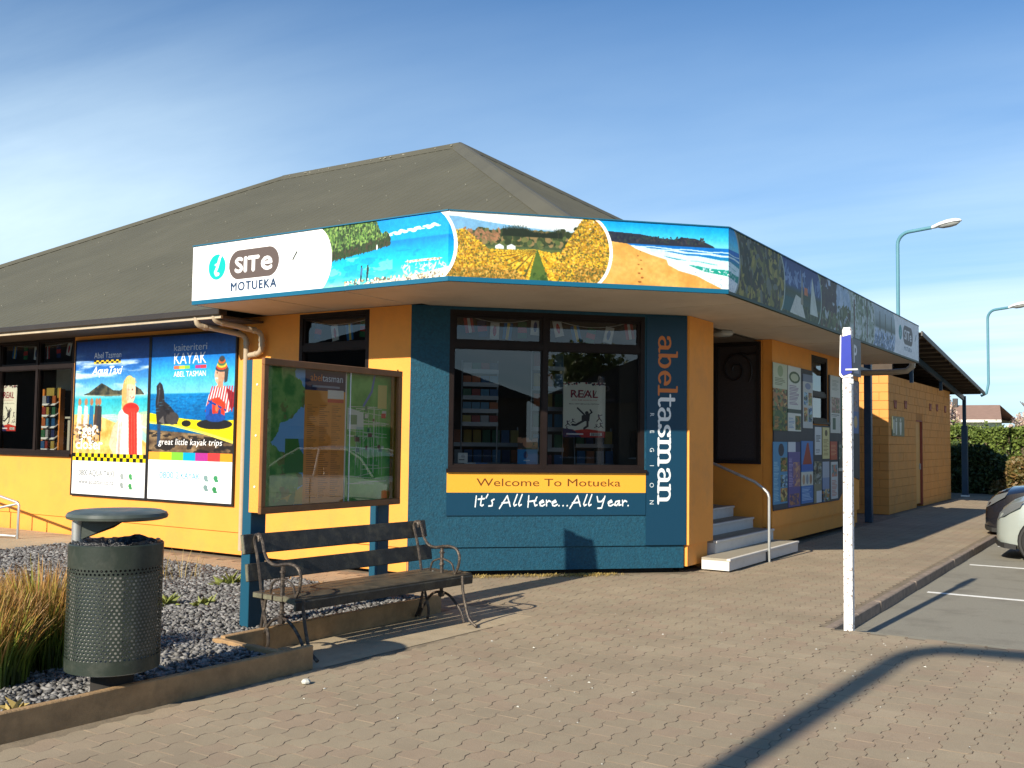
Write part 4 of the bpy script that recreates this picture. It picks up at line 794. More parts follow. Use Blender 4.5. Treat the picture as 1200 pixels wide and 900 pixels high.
mb = MB(); mb.add([(-5.55, 5.06, -.002), (-4.86, 5.06, -.002), (-4.70, 7.78, -.002), (-5.5, 7.78, -.002)], [(0, 1, 2, 3)]); struct(mb.build('concrete_strip', M_conc, recalc=False))
sl_ = MB().box((-26, 2.5, -.1), (-12.5, 8.86, .085)).build('concrete_path', M_conc); struct(sl_)
tag(MB().box((-12.5, 2.4, -.1), (-12.45, 8.2, .075)).build('timber_edging', M_wood), 'dark timber edging holding the concrete path beside the bin', 'timber edging')

# ------------------------------------------------------------------ garden bed
def board(p, q, z0, z1, th, label, worn=M_wood):
    mb = MB(); p = Vector((*p, 0)); q = Vector((*q, 0)); d = (q-p).normalized(); nrm = Vector((-d.y, d.x, 0)); n = 14; vs = []; rg = random.Random(int(p.x*100+q.y*77))
    for i in range(n+1):
        c = p.lerp(q, i/n); a, b, e = rg.uniform(-.003, .003), rg.uniform(-.004, .003), rg.uniform(-.003, .003)
        for s_, z in ((-1, z0), (1, z0), (1, z1-.006+b), (.8, z1+b), (-.8, z1+b), (-1, z1-.006+b)): v = c+nrm*(s_*th/2+a); vs.append((v.x, v.y, z))
    fs = [(i*6+k, i*6+(k+1) % 6, (i+1)*6+(k+1) % 6, (i+1)*6+k) for i in range(n) for k in range(6)]+[tuple(range(6)), tuple(range(n*6, n*6+6))]
    mb.add(vs, fs); return tag(mb.build('garden_board', worn), label, 'garden board', 'boards edging the gravel bed')
board((-5.16, 0.2), (-4.915, 5.06), -.05, .155, .05, 'long timber board in front of the bin along the pavers')
board((-5.66, 4.86), (-4.965, 4.83), -.02, .150, .05, 'short sunlit cross board between the bin and the bench')
board((-5.625, 4.90), (-5.535, 7.35), -.02, .160, .05, 'timber board running behind the bench legs')
board((-5.58, 7.40), (-12.4, 8.02), -.02, .105, .05, 'far timber edge board of the gravel bed, nearest the yellow wall')
MB().box((-5.03, 4.86, 0), (-4.945, 4.93, .152)).build('timber_stub', M_wood); o = bpy.data.objects['timber_stub']; tag(o, 'short stub of timber wedged at the corner of the gravel bed', 'timber stub')
sheet('garden_soil', [(-12.44, 0.2), (-5.12, 0.2), (-4.95, 4.82), (-5.64, 4.88), (-5.56, 7.36), (-12.44, 7.98)], 0.07, M_soil)
def stones():
    rg = RNG; pts = []
    xs = rg.uniform(-12.4, -4.96, 125000); ys = rg.uniform(1.8, 7.95, 125000)
    lim = np.where(ys < 4.82, -4.97-(4.82-ys)*.05, np.where(ys < 4.9, -5.66, -5.65+.04*(ys-4.9)))
    ok = (xs < lim-.02) & (ys < 7.38+(-5.58-xs)*.091-.03); d = np.hypot(xs, ys); ok &= (rg.random(125000) < np.clip(1.15-.08*(d-5), .28, 1)); ok &= (np.degrees(np.arctan2(-xs, ys)) < 66)
    xs, ys, d = xs[ok], ys[ok], d[ok]; n = len(xs); s = rg.uniform(.011, .028, n)*(1+.07*np.clip(d-6, 0, 6))
    h = .085+.018*np.sin(xs*3.1)*np.cos(ys*2.7)+rg.uniform(-.008, .028, n)
    base = np.array([(1, .1, -.1), (.15, .85, .1), (-.95, .25, -.05), (-.2, -.8, .05), (.45, .15, .42), (-.45, -.1, .36), (0, 0, -.45)])
    F = np.array([(0, 1, 4), (1, 5, 4), (1, 2, 5), (2, 3, 5), (3, 4, 5), (3, 0, 4), (1, 0, 6), (2, 1, 6), (3, 2, 6), (0, 3, 6)])
    V = base[None]*(1+rg.uniform(-.38, .38, (n, 7, 3))); a = rg.uniform(0, 6.28, n); b = rg.normal(0, .6, n)
    x = V[..., 0]*1.25; y = V[..., 1]*.85; z = V[..., 2]*1.1
    y, z = y*np.cos(b)[:, None]-z*np.sin(b)[:, None], y*np.sin(b)[:, None]+z*np.cos(b)[:, None]
    X = x*np.cos(a)[:, None]-y*np.sin(a)[:, None]; Y = x*np.sin(a)[:, None]+y*np.cos(a)[:, None]
    P = np.stack([X*s[:, None]+xs[:, None], Y*s[:, None]+ys[:, None], z*s[:, None]+h[:, None]], -1).reshape(-1, 3)
    FF = (F[None]+7*np.arange(n)[:, None, None]).reshape(-1, 3)
    npmesh('slate_gravel', P, FF, M_stone, kind='stuff', label='blue grey slate chips filling the garden bed', category='gravel')
stones()
def blade_clump(name, cx, cy, z0, n, rad, hmin, hmax, lean, mat_, wd=.006, seg=5, seed=1, az=None):
    rg = np.random.default_rng(seed); V = []; F = []; A = []
    for i in range(n):
        a = rg.uniform(0, 6.283); r = rad*math.sqrt(rg.random()); x, y = cx+r*math.cos(a), cy+r*math.sin(a); h = rg.uniform(hmin, hmax)*(1-.25*(r/rad)); l_ = rg.uniform(.1, 1)*lean*h*(.4+.8*r/rad); da = a+rg.normal(0, .7)
        if az is not None: da = az+rg.normal(0, .5)
        wv = wd*rg.uniform(.6, 1.3); ta = rg.uniform(0, 3.14); b = len(V)
        for k in range(seg+1):
            t = k/seg; px = x+math.cos(da)*l_*t**1.8; py = y+math.sin(da)*l_*t**1.8; pz = z0+h*(t-.22*t*t*l_/h*2); ww = wv*(1-t**2.2)+.0006
            V.append((px-math.cos(ta)*ww, py-math.sin(ta)*ww, pz)); V.append((px+math.cos(ta)*ww, py+math.sin(ta)*ww, pz)); A += [t, t]
        for k in range(seg): F.append((b+2*k, b+2*k+1, b+2*k+3, b+2*k+2))
    o = npmesh(name, np.array(V), np.array(F), mat_); at = o.data.attributes.new('along', 'FLOAT', 'POINT'); at.data.foreach_set('value', np.array(A, np.float32)); return o
def tuss(x, y, label, seed, n=1500, rad=.2, h=(.32, .62)):
    t = thing('tussock_grass', label, 'grass clump', (x, y, .07), group='tussock clumps in the gravel bed'); o = blade_clump('blade', x, y, .07, n, rad, h[0], h[1], .42, M_tussock, seed=seed); o.parent = t; o.data.transform(Matrix.Translation((-x, -y, -.07))); o['kind'] = 'stuff'
tuss(-6.10, 3.80, 'green and orange tussock grass clump hard against the bin', 1, 1500, .24, (.55, .82))
tuss(-5.98, 3.30, 'bushy green and orange tussock grass at the left edge, in front of its clump', 2, 1900, .30, (.50, .78))
tuss(-6.60, 3.55, 'orange tipped tussock grass behind the front clump', 3, 1600, .34, (.50, .80))
tuss(-6.75, 4.35, 'sparse straw coloured tussock grass behind the bin', 4, 420, .36, (.28, .50))
def leafplant(x, y, s, n, label, seed, m_=M_plant):
    t = thing('garden_plant', label, 'plant', (x, y, .08), group='small plants in the gravel bed'); rg = random.Random(seed)
    for i in range(n):
        a = rg.uniform(0, 6.28); el = rg.uniform(.35, 1.2); l_ = s*rg.uniform(.6, 1); d = Vector((math.cos(a)*math.cos(el), math.sin(a)*math.cos(el), math.sin(el))); sd_ = Vector((-math.sin(a), math.cos(a), 0)); q = Vector((rg.uniform(-.3, .3)*s, rg.uniform(-.3, .3)*s, 0)); w_ = l_*.2
        mb = MB(); u_ = d.cross(sd_)*.012
        mb.add([q, q+d*l_*.4+sd_*w_-u_, q+d*l_*.5+u_, q+d*l_*.4-sd_*w_-u_, q+d*l_-u_*1.5], [(0, 1, 2), (0, 2, 3), (1, 4, 2), (2, 4, 3)]); o = mb.build('leaf', m_, t, local=True, recalc=False)
leafplant(-7.33, 5.75, .17, 22, 'low green and rust leafed plant in the gravel, nearest the bin', 1)
leafplant(-7.00, 5.85, .17, 20, 'pale yellow green rosette plant in the gravel', 2)
leafplant(-7.75, 6.80, .22, 26, 'upright green plant in the gravel beside the teal post', 3)
leafplant(-8.85, 6.6, .26, 16, 'straggly green plant half hidden behind the bin', 4)
leafplant(-5.20, 3.10, .14, 12, 'yellow striped strappy leaves at the foot of the bin', 5, M_dry)
o = blade_clump('dry_weed', -8.6, 6.9, .08, 22, .25, .25, .5, .9, M_dry, wd=.003, seed=8); tag(o, 'thin dry twigs sticking up out of the gravel behind the bin', 'weeds')
# straw weeds along the chamfered wall
o = None; rg = np.random.default_rng(3); V = []; F = []
for i in range(1500):
    c = rg.choice([.95, 1.55, 2.0, 2.25]); u = c+rg.normal(0, .16); wv = .02+abs(rg.normal(0, .10)); p = FD(u, wv, 0); a = rg.uniform(0, 6.28); l_ = rg.uniform(.01, .04); b = len(V); z = .004+rg.uniform(0, .03)
    V += [(p[0], p[1], .002), (p[0]+math.cos(a)*l_, p[1]+math.sin(a)*l_, z), (p[0]+math.cos(a+.5)*l_*.7, p[1]+math.sin(a+.5)*l_*.7, z*.6)]; F.append((b, b+1, b+2))
npmesh('dry_leaf_litter', np.array(V), np.array(F), M_dry, kind='stuff', label='straw and dry leaf litter at the foot of the teal wall', category='leaf litter')
for (x, y, s, l_) in ((-4.62, 4.72, .032, 'pale grey stone lying on the pavers just in front of the long timber board'),): 
    mb = MB(); mb.lathe((x, y, .0), [(0.001, 0), (s*.9, .006), (s, s*.5), (s*.6, s*.95), (0.001, s)], 7); tag(mb.build('loose_stone', M_pebble), l_, 'stone')

mb = MB(); rg = random.Random(31)
for i in range(110):
    x, y = rg.uniform(-4.5, 1.2), rg.uniform(4.2, 8.6); r = rg.choice([.005, .006, .008, .012]); a = rg.uniform(0, 6.28)
    mb.add([(x+r*math.cos(a+k*2.1)*rg.uniform(.7, 1.3), y+r*math.sin(a+k*2.1), .002) for k in range(3)]+[(x, y, .002+r*.6)], [(0, 1, 3), (1, 2, 3), (2, 0, 3)])
tag(mb.build('stone_chips', M_pebble, kind='stuff'), 'tiny pale stone chips scattered over the pavers', 'stone chips')

# ------------------------------------------------------------------ visitor centre building
BLD = thing('visitor_centre', 'yellow and teal single storey visitor centre with hipped olive roof and chamfered corner', 'building', (-7.19, 8.92, 0))
def wall(name, frame, u0, u1, z0, z1, openings, mat_, parent=BLD, w1=0.0, th=.14):
    us = sorted(set([u0, u1]+[o[0] for o in openings]+[o[1] for o in openings])); zs = sorted(set([z0, z1]+[o[2] for o in openings]+[o[3] for o in openings]))
    mb = MB(frame)
    nu, nz = len(us), len(zs); ins = lambda i, j: 0 <= i < nu-1 and 0 <= j < nz-1 and not any(o[0] <= (us[i]+us[i+1])/2 <= o[1] and o[2] <= (zs[j]+zs[j+1])/2 <= o[3] for o in openings)
    vs = [(u, w, z) for w in (w1, w1-th) for z in zs for u in us]; id_ = lambda i, j, k: k*nu*nz+j*nu+i; fs = []
    for i in range(nu-1):
        for j in range(nz-1):
            if not ins(i, j): continue
            fs += [(id_(i, j, 0), id_(i+1, j, 0), id_(i+1, j+1, 0), id_(i, j+1, 0)), (id_(i, j, 1), id_(i, j+1, 1), id_(i+1, j+1, 1), id_(i+1, j, 1))]
            if not ins(i-1, j): fs.append((id_(i, j, 0), id_(i, j+1, 0), id_(i, j+1, 1), id_(i, j, 1)))
            if not ins(i+1, j): fs.append((id_(i+1, j, 0), id_(i+1, j, 1), id_(i+1, j+1, 1), id_(i+1, j+1, 0)))
            if not ins(i, j-1): fs.append((id_(i, j, 0), id_(i, j, 1), id_(i+1, j, 1), id_(i+1, j, 0)))
            if not ins(i, j+1): fs.append((id_(i, j+1, 0), id_(i+1, j+1, 0), id_(i+1, j+1, 1), id_(i, j+1, 1)))
    mb.add(vs, fs); return mb.build(name, mat_, parent)
ZT = 3.15; ZL = .335
wl = wall('wall', FL, -24.0, -7.19, ZL, ZT-.004, [(-18.0, -13.72, 1.27, 3.08), (-8.99, -7.83, 1.30, 3.13)], M_yellow)
MB(FL).box((-24.0, -.12, .045), (-7.19, -.022, ZL-.004)).build('skirting_board', M_yellow, BLD)
MB(FL).box((-23.9, -.5, -.1), (-7.2, -.14, .3)).build('gap_shade_block', M_dark, BLD)  # near-black blocks stand in for the shade in the gap under the cladding
wc = wall('wall', FD, 0, 3.408, ZL, ZT-.004, [(.455, 2.86, 1.235, 3.11)], M_teal)
MB(FD).box((.0, -.12, .060), (3.38, -.022, ZL-.004)).build('skirting_board', M_teal, BLD)
MB(FD).box((.1, -.5, -.1), (3.3, -.16, .3)).build('gap_shade_block', M_dark, BLD)
# the sunlit return piece, the porch recess and the poster wall
wall('wall', FR, 11.335, 12.12, ZL, ZT-.004, [], M_yellow)
MB(FR).box((11.36, -.12, .075), (12.00, -.030, ZL-.004)).build('skirting_board', M_yellow, BLD)
wall('wall', FR, 14.49, 19.70, ZL, ZT-.004, [(16.53, 17.51, 1.95, 3.08)], M_yellow)
MB(FR).box((14.55, -.12, .085), (19.62, -.025, ZL-.004)).build('skirting_board', M_yellow, BLD)
MB(FR).box((14.6, -.6, -.1), (19.6, -.2, .3)).build('gap_shade_block', M_dark, BLD)
MB(FR).box((11.5, -.6, -.1), (12.0, -.2, .3)).build('gap_shade_block', M_dark, BLD)
PR = lambda u, w_, z: (u, 14.49-w_, z)                                 # porch side wall, faces the camera side
MB(PR).box((-6.9, -.12, .0), (-4.896, 0, ZT-.004)).build('wall', M_yellow, BLD)
MB().box((-7.0, 12.12, 0), (-6.9, 14.6, ZT-.004)).build('wall', M_yellow, BLD)
MB().box((-6.9, 12.0, 0), (-4.90, 12.115, ZT-.004)).build('wall', M_yellow, BLD)
MB().box((-6.9, 12.12, 0), (-5.6, 14.49, .638)).build('porch_floor', M_steptop, BLD)
ed = MB().box((-6.9, 12.7, .65), (-6.86, 13.9, 2.75)).build('door', M_carglass, BLD); MB().box((-6.86, 12.68, .65), (-6.83, 12.75, 2.78)).box((-6.86, 13.85, .65), (-6.83, 13.92, 2.78)).box((-6.86, 12.75, 2.71), (-6.83, 13.85, 2.78)).build('door_frame', M_trim, ed)
MB().box((-4.83, 19.58, 0), (-7.0, 19.70, ZT-.004)).box((-7.0, 19.70, 0), (-7.12, 23.4, ZT-.004)).build('rear_wall', M_yellow, BLD)
MB().box((-24.0, 8.92, 0), (-23.88, 24.0, ZT-.01)).box((-23.88, 23.9, 0), (-7.12, 24.0, ZT-.01)).build('rear_wall', M_yellow, BLD)

def window(frame, u0, u1, z0, z1, ms, tz, parent=BLD, fw_=.055, pane_m=M_glass, wf=-.03, sash=.03):
    mb = MB(frame); g = .0
    mb.box((u0, -.10, z0), (u0+fw_, wf+.03, z1)); mb.box((u1-fw_, -.10, z0), (u1, wf+.03, z1)); mb.box((u0+fw_, -.10, z1-fw_), (u1-fw_, wf+.03, z1)); mb.box((u0+fw_, -.10, z0), (u1-fw_, wf+.03, z0+fw_))
    cols = [u0+fw_]+[x for m_ in ms for x in (m_-.03, m_+.03)]+[u1-fw_]
    for m_ in ms: mb.box((m_-.03, -.098, z0+fw_), (m_+.03, wf+.028, z1-fw_))
    for i in range(0, len(cols), 2):
        mb.box((cols[i], -.095, tz-.035), (cols[i+1], wf+.026, tz+.035))
        for (a, b) in ((z0+fw_, tz-.035), (tz+.035, z1-fw_)):
            s_ = sash if b == z1-fw_ else .012
            mb.box((cols[i], -.09, a), (cols[i]+s_, wf+.012, b)); mb.box((cols[i+1]-s_, -.09, a), (cols[i+1], wf+.012, b)); mb.box((cols[i]+s_, -.09, b-s_), (cols[i+1]-s_, wf+.012, b)); mb.box((cols[i]+s_, -.09, a), (cols[i+1]-s_, wf+.012, a+s_))
    o = mb.build('window', M_trim, parent)
    for i in range(0, len(cols), 2):
        for (a, b) in ((z0+fw_, tz-.035), (tz+.035, z1-fw_)):
            MB(frame).add([(cols[i]+.01, -.05, a+.01), (cols[i+1]-.01, -.05, a+.01), (cols[i+1]-.01, -.05, b-.01), (cols[i]+.01, -.05, b-.01)], [(0, 1, 2, 3)]).build('pane', pane_m, o, recalc=False)
    MB(frame).box((u0-.02, -.0, z0-.03), (u1+.02, .045, z0+.012)).build('window_sill', M_trim, o)
    return o
window(FL, -18.0, -13.72, 1.27, 3.08, [-16.85, -15.78, -14.71], 2.63)
window(FL, -8.99, -7.83, 1.30, 3.13, [], 2.70)
window(FD, .455, 2.86, 1.235, 3.11, [1.61], 2.70)
window(FR, 16.53, 17.51, 1.95, 3.08, [], 2.42, fw_=.07)
# dark metal security panel with a koru scroll on the porch side wall
sc = thing('security_panel', 'tall dark metal mesh panel with a spiral scroll on the porch wall', 'panel', (-5.3, 14.46, 1.27))
fr_ = MB(PR); 
for a, b in (((-5.66, 0, 1.27), (-5.60, .05, 3.12)), ((-4.98, 0, 1.27), (-4.92, .05, 3.12)), ((-5.60, 0, 3.06), (-4.98, .05, 3.12)), ((-5.60, 0, 1.27), (-4.98, .05, 1.33))): fr_.box(a, b)
fr_.build('frame', M_black, sc)
MB(PR).box((-5.60, .002, 1.33), (-4.98, .012, 3.06)).build('mesh_sheet', M_mesh, sc)
sp = []
for i in range(44):
    t = i/43; a = R(200-t*600); r = .05+.25*t**1.2; sp.append(PR(-5.31+r*math.cos(a)*.9, .03, 2.70+r*math.sin(a)))
MB().tube(sp, .014, 6).build('scroll', M_black, sc); MB().tube([PR(-5.25, .03, 2.96), PR(-5.12, .03, 2.93), PR(-4.99, .03, 2.95)], .01, 6).build('scroll', M_black, sc)

# roof: hipped, long-run iron with ribs; eaves at z 3.17
RZ, XE, YE = 3.17, -3.95, 8.30; TP = math.tan(R(29.5)); PKX, PKY = -11.85, 16.20; PKZ = RZ+TP*(PKY-YE); RLX = -16.95; XW = -24.85
def ribbed(name, a0, a1, hfun, P, pitch=.20, clipf=None):
    """columns along a with rib profile, each running from the eave to hfun(a); P(a, s, n)->xyz"""
    mb = MB(); a = a0
    prof = [(0, 0), (.36, 0), (.46, .006), (.54, .006), (.64, 0), (1, 0)]
    V = []; F = []; n = int(round((a1-a0)/pitch)); pts = [(a0+(i+p)*pitch, h) for i in range(n) for p, h in prof[:-1]]+[(a1, 0)]
    for k, (x, h) in enumerate(pts):
        lo, hi = hfun(x); V += [P(x, lo, h), P(x, hi, h)]
        if k: F.append((2*k-2, 2*k, 2*k+1, 2*k-1))
    mb.add(V, F); return mb.build(name, M_roof, BLD, recalc=False)
cs, sn = math.cos(R(29.5)), math.sin(R(29.5))
def up_front(a):    # slope length available above eave at X = a on the front plane
    d = PKY-YE
    if a > PKX: d = max(0.0, XE-a)
    if a < RLX: d = max(0.0, a-XW)
    lo = max(0.0, (a+13.75-YE)/cs); return (min(lo, d/cs), d/cs)
ribbed('roof_sheet', XW, XE, up_front, lambda a, s_, h: (a, YE+s_*cs-h*sn, RZ+s_*sn+h*cs))
def up_right(a):
    d = XE-PKX
    if a < PKY: d = max(0.0, a-YE)
    if a > PKY: d = max(0.0, XE-PKX-(a-PKY))
    lo = max(0.0, (XE-(a-13.75))/cs); return (min(lo, d/cs), d/cs)
def up_right2(a):
    lo, hi = up_right(a); 
    return (lo, hi) if a <= 20.1 else (min(hi, (a-20.1)*0+2.3/cs), hi)
ribbed('roof_sheet', YE, 20.1, up_right, lambda a, s_, h: (XE-s_*cs+h*sn, a, RZ+s_*sn+h*cs))
ribbed('roof_sheet', 20.1, 2*PKY-YE, lambda a: (min(up_right(a)[1], 3.2/cs), up_right(a)[1]), lambda a, s_, h: (XE-s_*cs+h*sn, a, RZ+s_*sn+h*cs))
mb = MB(); BY = 2*PKY-YE
mb.poly([(XW, YE, RZ), (XW, BY, RZ), (RLX, PKY, PKZ)]); mb.poly([(XW, BY, RZ), (-7.2, BY, RZ), (-7.2, BY-(XE+7.2)*-1*0-0, RZ), (PKX, PKY, PKZ), (RLX, PKY, PKZ)]); mb.build('rear_roof', M_roof, BLD)
def cap(p, q, name='ridge_cap', w_=.17, k=.44):
    p = Vector(p); q = Vector(q); d = (q-p).normalized(); sd_ = d.cross(Vector((0, 0, 1))).normalized(); mb = MB(); V = []
    for c in (p, q):
        for s_, dz in ((-w_, -w_*k), (-w_*.25, .03), (0, .045), (w_*.25, .03), (w_, -w_*k)): V.append(c+sd_*s_+Vector((0, 0, dz+.02)))
    mb.add(V, [(i, i+1, i+6, i+5) for i in range(4)]); return mb.build(name, M_roofcap, BLD, recalc=False)
cap((RLX, PKY, PKZ), (PKX, PKY, PKZ), 'ridge_cap', .2, .62); cap((PKX, PKY, PKZ), (XE-.75, YE+.75, RZ+.75*TP), 'hip_cap', .20); cap((PKX, PKY, PKZ), (-7.3, PKY+4.55, PKZ-4.55*TP), 'hip_cap', .2); cap((RLX, PKY, PKZ), (XW+.1, YE+.1, RZ+.06), 'hip_cap', .2)
mb = MB(); rg = random.Random(4)
for s_ in (1.1, 2.4, 3.7, 5.0, 6.3, 7.6, 8.8):
    a = XW+.1
    while a < XE:
        if s_ < up_front(a)[1]-.1 and rg.random() < .45:
            c = Vector((a, YE+(s_+rg.uniform(-.05, .05))*cs-.034*sn, RZ+s_*sn+.034*cs)); r = .011
            mb.add([c+Vector((-r, 0, 0)), c+Vector((0, -r, -r*.5)), c+Vector((r, 0, 0)), c+Vector((0, r, r*.5)), c+Vector((0, -.012, .02))], [(0, 1, 4), (1, 2, 4), (2, 3, 4), (3, 0, 4)])
        a += .4
for i in range(24):
    t = rg.random(); c = Vector((RLX, PKY, PKZ)).lerp(Vector((PKX, PKY, PKZ)), t)+Vector((0, -rg.uniform(.08, .14), -.02)); r = rg.uniform(.012, .035)
    mb.add([c+Vector((-r, 0, 0)), c+Vector((0, -r, -r*.5)), c+Vector((r, 0, 0)), c+Vector((0, r, r*.5)), c+Vector((0, -.012, .02))], [(0, 1, 4), (1, 2, 4), (2, 3, 4), (3, 0, 4)])
mb.build('roof_screw', M_screw, BLD, kind='stuff')
# eave, gutter, soffit on the left
MB().box((-24.9, 8.16, 3.085), (-9.62, 8.30, 3.165), .01).build('gutter', M_gutter, BLD)  # dark brown colour stands in for the shade inside the gutter
MB().box((-24.9, 8.20, 3.045), (-9.62, 8.235, 3.083)).build('gutter_trim', M_cream, BLD)
MB().box((-24.9, 8.24, 3.055), (-9.62, 8.90, 3.08)).build('eave_lining', M_purlin, BLD)
# canopy with soffit, deck and printed fascia
FAS = [(-9.60, 7.74), (-5.79, 7.74), (-3.69, 9.84), (-3.69, 19.95)]
mb = MB(); pts = [(-9.60, 7.80), (-5.81, 7.80), (-3.75, 9.86), (-3.75, 19.90), (-4.80, 19.90), (-7.10, 19.90), (-7.10, 8.80), (-9.60, 8.80)]
sof = [(-9.58, 7.78), (-5.81, 7.78), (-3.73, 9.86), (-3.73, 19.93), (-7.05, 19.93), (-7.05, 8.925), (-9.58, 8.925)]
mb.poly([(x, y, ZT) for x, y in sof], .03, (0, 0, 1)); can = mb.build('canopy', M_soffit, BLD)
for x in (-8.4, -7.2): MB().box((x-.012, 7.80, ZT-.006), (x+.012, 8.9, ZT+.01)).build('joint_strip', M_soffit, can)
for y in (10.6, 13.0, 15.4, 17.8): MB().box((-4.74, y-.012, ZT-.006), (-3.74, y+.012, ZT+.01)).build('joint_strip', M_soffit, can)
mb = MB(); mb.poly([(x, y, 3.70) for x, y in ((-9.56, 7.80), (-5.82, 7.80), (-3.75, 9.87), (-3.75, 19.9), (-4.6, 19.9), (-4.6, 9.4), (-6.2, 8.4), (-9.56, 8.4))], .03, (0, 0, 1)); mb.build('canopy_deck', M_roofcap, can)
cv = paint_fascia(); M_fas = cv.mat('canopy picture print', 0.5, .3, .90)
SIGN = thing('canopy_sign', 'long picture strip sign wrapping round the canopy edge with landscape photographs', 'sign', (-5.79, 7.74, 3.15))
TT = 16.89
F1 = lambda u, w_, z: (-9.60+u, 7.74-w_, z); F2 = lambda u, w_, z: (-5.79+u*S2+w_*S2, 7.74+u*S2-w_*S2, z); F3 = lambda u, w_, z: (-3.69+w_, 9.84+u, z)
panel('sign_panel', F1, 0, 3.81, 3.15, 3.85, -.04, 0, M_fas, SIGN, (0, 0, 3.81/TT, 1), label='white name panel with a bay and bush picture')
panel('sign_panel', F2, 0, 2.97, 3.15, 3.85, -.04, 0, M_fas, SIGN, (3.81/TT, 0, 6.78/TT, 1), label='vineyard and beach picture panel')
panel('sign_panel', F3, 0, 10.11, 3.15, 3.85, -.04, 0, M_fas, SIGN, (6.78/TT, 0, 1, 1), label='shaded side panel of bush, sail and lake pictures')
mb = MB(); mb.box((-9.6, 7.725, 3.85), (-5.79, 7.79, 3.862)); mb.build('edge_trim', M_navy, SIGN); MB(F2).box((0, -.06, 3.85), (2.97, .012, 3.861)).build('edge_trim', M_navy, SIGN); MB(F3).box((0, -.06, 3.85), (10.11, .012, 3.862)).build('edge_trim', M_navy, SIGN)
MB().box((-9.61, 7.78, 3.15), (-9.575, 8.9, 3.85)).build('end_panel', M_navy, SIGN); MB().box((-4.7, 19.93, 3.15), (-3.69, 19.96, 3.85)).build('end_panel', M_white, SIGN)

# signs on the chamfered wall
cv = Cv(2.43, .515, 420, (10, 62, 88)); cv.rect(0, .268, 2.43, .515, (245, 176, 58)); cv.text('Welcome To Motueka', 1.23, .345, .088, (105, 62, 20), .004, align='c', width=1.76)
glyphs(cv, SCR, "It's All Here...All Year.", .32, .115, (.098), .0070, .0095, (244, 247, 247), width=1.92)
cv.rect(0, 0, 2.43, .006, (8, 50, 70))
ws = tag(panel('welcome_sign', FD, .445, 2.875, .70, 1.215, 0, .014, cv.mat('welcome print', .45)), 'yellow and teal welcome board below the big corner window', 'sign')
cv = Cv(.515, 2.79, 420, (10, 60, 86)); 
glyphs(cv, SER, 'abeltasman', .150, 2.565, .160, .0235, .0110, lambda i: (212, 122, 56) if i < 4 else (240, 243, 245), rot=True, width=2.07)
for i, c in enumerate('REGION'): cv.text(c, .045, 1.60-i*.212, .052, (225, 232, 235), .004, align='l', rot=True)
rs = tag(panel('region_sign', FD, 2.882, 3.397, ZL+.005, 3.12, 0, .012, cv.mat('region print', .45)), 'tall teal sign with orange and white lettering running down the corner wall', 'sign')

# tall poster boards on the left wall
TAX = thing('tall_poster', 'tall poster of a woman in a red scarf on a beach, on the yellow wall', 'poster', (-12.77, 8.90, .67), group='tall posters on the yellow wall')
panel('print', FL, -13.63, -11.90, .70, 2.97, .004, .028, paint_taxi().mat('beach poster print', .35), TAX)
KAY = thing('tall_poster', 'tall poster of a seal and a paddler on a yellow kayak, on the yellow wall', 'poster', (-10.99, 8.90, .67), group='tall posters on the yellow wall')
panel('print', FL, -11.85, -10.12, .70, 2.97, .004, .028, paint_kayak().mat('kayak poster print', .35), KAY)
for P_, a, b in ((TAX, -13.66, -11.876), (KAY, -11.874, -10.09)):
    MB(FL).box((a, .002, .67), (b, .035, .70)).box((a, .002, 2.97), (b, .035, 3.0)).box((a, .002, .70), (a+.028, .035, 2.97)).box((b-.028, .002, .70), (b, .035, 2.97)).build('frame', M_black, P_)

# pipes from the gutter
def pipe(pts, label, r=.036):
    P = [Vector(p) for p in pts]; out = [P[0]]
    for i in range(1, len(P)-1):
        a = (P[i-1]-P[i]).normalized(); b = (P[i+1]-P[i]).normalized(); k = min(.09, (P[i-1]-P[i]).length*.45, (P[i+1]-P[i]).length*.45)
        for t in (0, .33, .67, 1): out.append((P[i]+a*k).lerp(P[i], t).lerp(P[i].lerp(P[i]+b*k, t), t))
    out.append(P[-1]); t_ = thing('downpipe', label, 'downpipe', P[0], group='cream downpipes'); MB().tube(out, r, 10).build('pipe', M_pipe, t_)
    for i in range(1, len(P)-1):
        for e in (P[i-1], P[i+1]):
            d = (e-P[i]).normalized()
            if (e-P[i]).length > .2: MB().tube([P[i]+d*.085, P[i]+d*.125], r+.006, 10).build('socket', M_pipe, t_)
pipe([(-10.10, 8.22, 3.10), (-10.08, 8.22, 2.98), (-9.86, 8.84, 2.90), (-9.86, 8.84, .12)], 'cream downpipe bending from the gutter end and running down behind the teal post')
pipe([(-9.76, 8.22, 3.14), (-9.76, 8.22, 3.02), (-9.58, 8.84, 2.93), (-9.58, 8.84, 2.66), (-9.82, 8.86, 2.64)], 'cream pipe offset looping to the right under the canopy end')
tag(MB().lathe((-5.0, 13.1, ZT), [(.001, -.001), (.13, -.001), (.15, -.02), (.15, -.05), (.13, -.075), (.10, -.085), (.001, -.09)], 24).build('ceiling_light', M_lens), 'round bulkhead light under the canopy above the steps', 'ceiling light')

